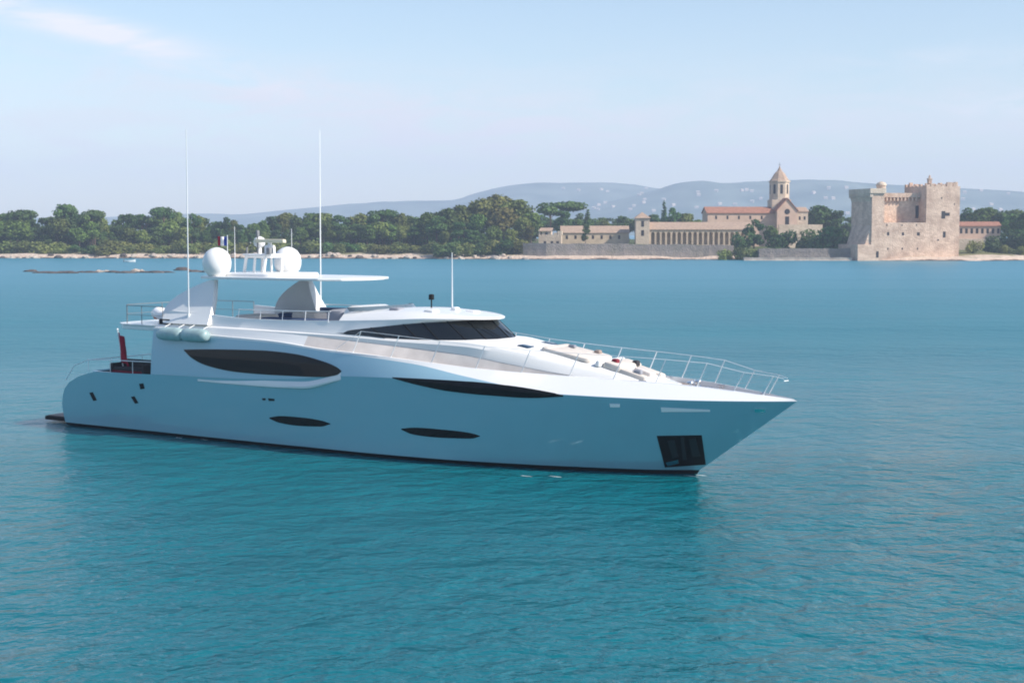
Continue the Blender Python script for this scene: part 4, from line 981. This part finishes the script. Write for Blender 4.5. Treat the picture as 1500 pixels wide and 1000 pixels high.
# ---- the fort
DC = 478; YC = math.atan2(.2, .98)
pc = at(1276, 382, DC)
fort = empty('stone_fort', (pc.x, DC, 0), YC, label='massive square stone fort tower with a recessed upper wall standing at the water', cat='fort')
LF, DP, ZT, ZM, ZR = 30.2, 15.5, zz(326, DC), zz(283, DC), zz(272, DC)
REC0, REC1, RD = 4.2, 18.6, 5.2
MB().box(0, LF, 0, DP, -1.5, ZT).build('lower_wall', M['stone'], fort)
MB().box(0, REC0, .003, DP, ZT, ZM).build('corner_pier', M['stone'], fort)
MB().box(REC0, REC1, RD, DP, ZT, ZM - 1.2).build('recessed_wall', M['stone'], fort)
MB().box(REC1, LF + .05, -.004, DP, ZT, ZR).build('side_tower', M['stone'], fort)
pb = MB().box(REC0 - .2, REC1 - .02, RD - 1.1, RD + .5, ZM - 1.2, ZM + .2)
for x in np.arange(REC0 + .2, REC1 - .5, 1.25): pb.box(x, x + .5, RD - 1.0, RD + .1, ZM - 2.3, ZM - 1.2)
pb.build('machicolation', M['stone'], fort)
pb = MB().box(-.9, REC0 + .3, -.6, DP + .3, ZM + .0, ZM + 1.5)
for y in np.arange(-.3, DP, 1.3): pb.box(-.8, .2, y, y + .5, ZM - 1.2, ZM - .002)
pb.prism([(-.9, ZM), (0, ZM - 2.6), (0, ZM)], 'y', .6, DP)
pb.build('corner_parapet', M['pale_stone'], fort)
mr_ = random.Random(4); bt_ = MB(); x = REC1
while x < LF - .6:
    w = mr_.uniform(1.0, 2.0); hgt = mr_.uniform(.3, 1.5); bt_.box(x, min(x + w, LF), 0, .9, ZR + .002, ZR + hgt); bt_.box(x, min(x + w, LF), DP - .9, DP, ZR + .002, ZR + mr_.uniform(.4, 1.6)); x += w + mr_.uniform(.1, .8)
for y in np.arange(1.5, DP - 2, 2.6): bt_.box(LF - .8, LF, y, y + 1.7, ZR + .002, ZR + mr_.uniform(.5, 1.5)); bt_.box(REC1, REC1 + .8, y, y + 1.5, ZR + .002, ZR + mr_.uniform(.2, .9))
bt_.build('battlement', M['stone'], fort)
zb0 = zz(358, DC)
MB().prism([(0, zb0), (-2.0, zb0), (0, zz(331, DC))], 'y', .5, DP - 1).build('buttress', M['stone'], fort)
MB().box(-4.6, -.005, .004, DP - .5, -1.5, zb0).build('base_block', M['stone'], fort)
tx, ty = 8.2, DP - 4.5
MB().lathe((tx, ty, ZM - 1.3), [(1.5, 0), (1.5, 3.9), (1.7, 4.0), (1.7, 4.4), (1.2, 5.0), (.1, 5.4)], 14).build('round_turret', M['pale_stone'], fort, smooth=40)
bx = 19.9
tb_ = MB().box(bx, bx + 1.1, 1.2, 2.3, ZR + .0, zz(262, DC)); tb_.box(bx - .12, bx + 1.22, 1.08, 2.42, zz(262, DC), zz(260.5, DC)); tb_.lathe((bx + .55, 1.75, zz(260.5, DC)), [(.4, 0), (.35, .7), (.1, 1.1)], 8); tb_.build('chimney', M['stone'], fort)
k = 1 / (F / DC * .92)
for u, v, w, h in ((1300, 345, .75, 1.1), (1321.5, 345, .75, 1.0), (1344, 345, 1.0, 1.0), (1300, 366, .4, .7), (1321, 366, .4, .7), (1343, 366, .4, .7), (1298, 331, .35, .6), (1320, 331, .3, .6), (1341, 331, .3, .6)):
    wall_window(fort, (u - 1276)*k, zz(v, DC), w, h)
for u, v, w, h in ((1380, 320, 1.3, 2.4), (1386, 316, 1.6, 1.0), (1382, 348, .9, 1.9), (1373, 353, .6, .5), (1377, 291, .4, .6), (1396, 300, .3, .6)):
    wall_window(fort, (u - 1276)*k, zz(v, DC), w, h, y=-.004)
MB().box((1350-1276)*k, (1350-1276)*k + 1.4, RD - .03, RD - .003, ZT + 1.5, ZT + 5.5).build('window', M['opening'], fort)
MB().box((1283-1276)*k, (1283-1276)*k + .9, -.03, -.003, 1.0, 3.0).build('door', M['opening'], fort)

# ---- church
DCH = 560; gz = zz(356, DCH)
def bld(name, u, D, z, yaw, label, cat): return empty(name, (gx(u, D), D, z), yaw, label=label, cat=cat)
pm = D_px = F / DCH
church = bld('church', 1036, DCH, 4.6, R(4), 'abbey church with red tiled nave roof and tall octagonal bell tower', 'church')
z_e, z_r = zz(312, DCH) - 4.6, zz(303.5, DCH) - 4.6
NL = (1140 - 1036) / pm
MB().box(0, NL, 0, 10, -2, z_e).prism([(0, z_e), (10, z_e), (5, z_r)], 'x', 0, .5).build('nave_wall', M['pinkplaster'], church)
gable(MB(), 0, NL, 0, 10, z_e + .02, z_r).build('nave_roof', M['tile'], church)
for x in np.arange(3.2, NL - 2, 4.3): wall_window(church, x, z_e - 2.3, .7, 1.3)
txc = (1147.5 - 1036) / pm + .2; zt0, zt1, zt2 = zz(292, DCH) - 4.6, zz(266, DCH) - 4.6, zz(247, DCH) - 4.6
rt = 3.75
MB().box(txc - 3.6, txc + 3.6, 3, 10.2, -2, zt0).build('tower_base', M['pale_stone'], church)
tw = MB().lathe((txc, 6.6, 0), [(rt, zt0 + .003), (rt, zt1), (rt + .35, zt1 + .02), (rt + .35, zt1 + .5)], 8, m=Matrix.Rotation(R(22.5), 3, 'Z')); tw.build('bell_tower', M['pale_stone'], church)
MB().lathe((txc, 6.6, 0), [(rt + .05, zt1 + .5), (rt - .6, zt1 + 1.3), (2.0, zt1 + 3.2), (.95, zt2 - .5), (.35, zt2 + .6), (.08, zt2 + 1.5)], 8, m=Matrix.Rotation(R(22.5), 3, 'Z')).build('spire', M['tile_pale'], church)
MB().box(txc - .07, txc + .07, 6.53, 6.67, zt2 + .5, zt2 + 2.6).box(txc - .5, txc + .5, 6.54, 6.66, zt2 + 1.7, zt2 + 1.85).build('cross', M['grey'], church)
for a in range(8):
    w = R(22.5 + 22.5 + 45*a) ; rin = rt * math.cos(R(22.5)) + .015
    m_ = Matrix.Translation((txc, 6.6, 0)) @ Matrix.Rotation(R(45*a), 4, 'Z')
    MB().box(rin - .03, rin + .02, -.5, .5, zt0 + 2.2, zt1 - .9, m=m_).build('belfry_opening', M['opening'], church)
fx0, fx1 = (1136 - 1036)/pm, (1166 - 1036)/pm
MB().box(fx0, fx1, -3, 2.9, -2, zz(308, DCH) - 4.6).prism([(fx0, zz(308, DCH)-4.6), (fx1, zz(308, DCH)-4.6), ((fx0+fx1)/2, zz(291, DCH)-4.6)], 'y', -3, 2.9).build('porch_wall', M['pinkplaster'], church)
zf0, zf1 = zz(308, DCH) - 4.6, zz(291, DCH) - 4.6; xm = (fx0 + fx1)/2
pr_ = MB()
for a in (fx0 - .4, fx1 + .4): pr_.add([(a, -3.4, zf0 - .4), (a, 3.2, zf0 - .4), (xm, 3.2, zf1 + .02), (xm, -3.4, zf1 + .02), (a, -3.4, zf0 - .1), (a, 3.2, zf0 - .1), (xm, 3.2, zf1 + .32), (xm, -3.4, zf1 + .32)], [(0, 1, 2, 3), (7, 6, 5, 4), (0, 4, 5, 1), (1, 5, 6, 2), (2, 6, 7, 3), (3, 7, 4, 0)])
pr_.build('porch_roof', M['tile'], church)
MB().lathe((xm, -3.02, zf0 - .5), [(1.0, 0), (1.0, .06)], 16, m=Matrix.Rotation(R(90), 3, 'X')).build('rose_window', M['opening'], church)
wall_window(church, xm, zf0 - 5.5, 1.5, 3.2, y=-3)
ax0, ax1 = (1166.5 - 1036)/pm, (1184 - 1036)/pm
MB().box(ax0, ax1, -1, 8, -2, zz(310, DCH) - 4.6).build('annexe_wall', M['pale_stone'], church)
gable(MB(), ax0, ax1, -1, 8, zz(310, DCH) - 4.6 + .02, zz(304, DCH) - 4.6, .3).build('annexe_roof', M['tile_pale'], church)
for x in (ax0 + 1.3, ax1 - 1.3): wall_window(church, x, zz(322, DCH) - 4.6, .7, 1.3, y=-1)
MB().box((1133-1036)/pm, (1197-1036)/pm, -9, -8.2, -2, zz(329, DCH) - 4.6).build('terrace_wall', M['pale_stone'], church)

# ---- arcaded cloister building with turret
DL = 530; zb = 4.2; pl = F / DL
clo = bld('arcaded_building', 931, DL, zb, 0, 'long low abbey building with an arcade, faded tile roof and small square turret', 'building')
def ux(u): return (u - 931) / pl
ze, zr = zz(336, DL) - zb, zz(326, DL) - zb
X0, X1 = ux(951), ux(1102)
MB().box(X0, X1, 2.4, 9, -2, ze).build('back_wall', M['plaster'], clo)
ar = MB().box(X0, X1, 0, .7, ze - .95, ze); ar.box(X0, X1, 0, .7, -2, .4)
xs_a = np.arange(X0, X1, 1.86); 
for x in xs_a:
    ar.box(x, x + .62, .002, .698, .4, ze - .95)
    c = x + .62 + .62; hw = .62                     # round arch heads
    for sgn in (-1, 1):
        poly = [(c + sgn*hw, ze - .95)] + [(c + sgn*hw*math.cos(a), ze - 1.55 + .58*math.sin(a)) for a in np.linspace(0, math.pi/2, 5)] + [(c, ze - .95)]
        ar.prism(poly, 'y', .004, .696)
ar.build('arcade', M['plaster'], clo)
gable(MB(), X0, X1, 0, 9, ze + .02, zr, .35, .2).build('roof', M['tile_pale'], clo)
tl, tr_ = ux(931), ux(951); zt = zz(319.5, DL) - zb
MB().box(tl, tr_ - .003, -.4, 4.4, -2, zt).build('turret', M['pale_stone'], clo)
MB().add([(tl-.5, -.9, zt), (tr_+.5, -.9, zt), (tr_+.5, 4.9, zt), (tl-.5, 4.9, zt), ((tl+tr_)/2, 2, zz(310.5, DL)-zb)], [(0, 1, 4), (1, 2, 4), (2, 3, 4), (3, 0, 4), (3, 2, 1, 0)]).build('turret_roof', M['tile_pale'], clo)
for z in (zt - 3.0, zt - 6.2): wall_window(clo, (tl + tr_)/2, z, 1.0, 2.0, y=-.4)

# ---- low tiled building to the left
DT = 535
low_b = bld('low_tiled_building', 822, DT, 4.0, 0, 'low stone building with a long faded tile roof left of the turret', 'building')
pk = F / DT; w_ = (921 - 822) / pk; ze, zr = zz(341, DT) - 4.0, zz(331.5, DT) - 4.0
MB().box(0, w_, 0, 8, -2, ze).prism([(0, ze), (8, ze), (4, zr)], 'x', 0, .4).prism([(0, ze), (8, ze), (4, zr)], 'x', w_ - .4, w_).build('wall', M['plaster'], low_b)
gable(MB(), 0, w_, 0, 8, ze + .02, zr, .3, .2).build('roof', M['tile_pale'], low_b)
for x in np.arange(2, w_ - 1, 3.1): wall_window(low_b, x, ze - 2.2, .8, 1.3)
ruin = bld('ruined_chapel', 789, 522, 3.8, R(-6), 'small ruined stone chapel with uneven walls at the left end of the sea wall', 'ruin')
ur_ = (822 - 789) / (F / 522); 
rb = MB().box(0, ur_, 0, 5, -2, zz(344, 522) - 3.8)
for x, a, h in ((0, .35, 1.9), (1.2, .6, 1.0), (3.1, .8, 1.6), (5.2, .7, .7), (6.6, .9, 1.3)): rb.box(x, x + a*1.6, .003, 4.9, zz(344, 522) - 3.8, zz(344, 522) - 3.8 + h)
rb.build('wall', M['pale_stone'], ruin)
MB().add([(.2, -.3, zz(343, 522)-3.8+.9), (ur_*.6, -.3, zz(343, 522)-3.8+.9), (ur_*.6, 5, zz(338, 522)-3.8+.8), (.2, 5, zz(338, 522)-3.8+.8), (.2, -.3, zz(343, 522)-3.8+1.15), (ur_*.6, -.3, zz(343, 522)-3.8+1.15), (ur_*.6, 5, zz(338, 522)-3.8+1.05), (.2, 5, zz(338, 522)-3.8+1.05)],
         [(0, 1, 2, 3), (7, 6, 5, 4), (0, 4, 5, 1), (1, 5, 6, 2), (2, 6, 7, 3), (3, 7, 4, 0)]).build('roof', M['tile_pale'], ruin)
for x in (2.2, 4.6, 6.6): wall_window(ruin, x, .6, .9, 1.5)
# ---- sea wall and quay
def long_wall(name, pts, z0, ztop, m, label, cat, th=1.2, seed=1):
    """rough wall following (x, y) points with an uneven top"""
    g = random.Random(seed); P = []; 
    for (a, b), (c, d) in zip(pts[:-1], pts[1:]):
        n = max(2, int(math.hypot(c-a, d-b) / 1.5))
        for i in range(n): P.append((a + (c-a)*i/n, b + (d-b)*i/n))
    P.append(pts[-1]); r = [[], [], [], [], []]
    for i, (x, y) in enumerate(P):
        t = i / (len(P) - 1); zt_ = ztop(t) + g.uniform(-.12, .12) + .25*noise.noise(Vector((x*.15, 0, seed)))
        o_ = g.uniform(-.12, .12)
        for k_, q in enumerate(((x, y - .5 + o_, z0), (x, y + o_*.6, z0*.4 + zt_*.6), (x, y + .08, zt_), (x, y + th, zt_ - .02), (x, y + th, z0))): r[k_].append(q)
    mb = MB().loft(r); mb.add([q[0] for q in r], [(0, 1, 2, 3, 4)]); mb.add([q[-1] for q in r], [(0, 1, 2, 3, 4)])
    return tag(mb.build(name, m), label, cat)
long_wall('sea_wall', [(gx(766, 506), 506), (gx(800, 503), 503), (gx(900, 502), 502), (gx(1030, 500), 500), (gx(1075, 499), 499)], -.5, lambda t: zz(356 + 3*t, 503), M['wall_stone'], 'long rough grey stone sea wall below the abbey', 'wall', seed=2)
long_wall('quay_wall', [(gx(1112, 486), 486), (gx(1180, 484), 484), (gx(1262, 482), 482)], -.5, lambda t: zz(364, 484), M['wall_stone'], 'low dark quay wall between the sea wall and the fort', 'wall', 2.5, seed=3)
long_wall('quay_kerb', [(gx(1090, 482), 482), (gx(1180, 480), 480), (gx(1248, 478), 478)], -.5, lambda t: .95, M['palerock'], 'pale stone ledge at the waterline left of the fort', 'ledge', 2.0, seed=6)
# ---- red roofed building right of the fort
DRB = 545
rb_ = bld('red_roofed_building', 1404, DRB, 2.6, R(-2), 'low pale building with a red tiled roof and arches right of the fort', 'building')
pk = F / DRB; w_ = (1464 - 1404) / pk; ze, zr = zz(331, DRB) - 2.6, zz(325.5, DRB) - 2.6
MB().box(-4, w_, 0, 7, -2, ze).build('wall', M['pinkplaster'], rb_)
gable(MB(), -4, w_, 0, 7, ze + .02, zr, .4, .25).build('roof', M['tile'], rb_)
for x in np.arange(.8, w_ - .5, 1.9): wall_window(rb_, x, ze - 2.7, .9, 1.8)
MB().box(-4, w_ - 1, -2.2, -.003, -2, ze - 4.6).build('terrace', M['pale_stone'], rb_)

# ------------------------------------------------------------------ far hills on the mainland
def hills(name, D, prof, depth, m, seed):
    us = np.linspace(prof[0][0], prof[-1][0], 190); f = cv(*prof); rows_ = []
    for j, d in enumerate(np.linspace(-1, 1.0, 22)):
        r_ = []
        for u in us:
            X = gx(u, D); zt_ = zz(float(f(u)), D)
            env = (1 - abs(d)**1.3) if d < 0 else (1 - d**2)
            n_ = noise.fractal(Vector((X*.0016, (D + d*depth)*.0016, seed)), .9, 2.1, 6) * zt_ * .30 * (1 - abs(d)) * (abs(d)*3 + .10)
            r_.append((X, D + d*depth, max(-2, zt_ * env + n_)))
        rows_.append(r_)
    return tag(MB().loft(rows_).build(name, m, smooth=70), kind='structure')
M['hill'] = mat('hill_wood', (.026, .075, .055), .95, color2=(.15, .20, .16), noise_scale=.009, spec=.1)
HP1 = [(-500, 322), (100, 318), (300, 312), (345, 314), (420, 308), (520, 300), (600, 295), (660, 293), (700, 281), (750, 270), (800, 266.5), (860, 267.5), (920, 271), (960, 277), (1010, 281), (1100, 287), (1300, 292), (1500, 297), (2000, 315)]
HP2 = [(700, 330), (850, 304), (930, 284), (965, 275), (995, 265), (1030, 261.5), (1060, 266), (1110, 265), (1170, 263), (1215, 262), (1260, 266), (1330, 270), (1420, 274), (1500, 280), (1600, 286), (2000, 310)]
hills('hills_far', 4300, HP1, 700, M['hill'], 1.3)
hills('hills_near', 3600, HP2, 600, M['hill'], 5.7)
# pale houses scattered over the nearer hill
rnd = random.Random(8); hme = []
for k in range(3):
    mb = MB().box(-4, 4, -3, 3, -6, 3 + k*.6); gable(mb, -4, 4, -3, 3, 3 + k*.6, 4.6 + k*.6, .4, .3); o = mb.build('hs', M['house']); hme.append(o.data); bpy.data.objects.remove(o)
deps = bpy.context.evaluated_depsgraph_get(); deps.update()
cnt = 0
for _ in range(400):
    if cnt >= 46: break
    u, v = rnd.uniform(780, 1490), rnd.uniform(276, 318)
    ok, loc, nrm, idx, ob, mx = scene.ray_cast(deps, Vector((0, 0, H)), ray(u, v).normalized())
    if ok and ob.name.startswith('hills'):
        o = bpy.data.objects.new('hill_house', hme[cnt % 3]); col.objects.link(o); o.location = loc; o.rotation_euler.z = rnd.uniform(-.6, .6)
        tag(o, 'tiny pale house scattered on the hazy hillside ' + ('left of the church' if u < 1130 else 'between the church and the fort' if u < 1240 else 'above and right of the fort'), 'house', 'houses scattered on the far hills'); cnt += 1

# ------------------------------------------------------------------ haze
hz = bpy.data.materials.new('haze'); hz.use_nodes = True; nt = hz.node_tree; nt.nodes.clear()
ho = nt.nodes.new('ShaderNodeOutputMaterial'); pv = nt.nodes.new('ShaderNodeVolumePrincipled')
pv.inputs['Color'].default_value = (.74, .79, .97, 1); pv.inputs['Density'].default_value = 2.6e-4; pv.inputs['Anisotropy'].default_value = 0.0
nt.links.new(pv.outputs[0], ho.inputs['Volume'])
tag(MB().box(-5200, 5200, -4000, 5400, -8, 240).build('haze', hz), kind='stuff')
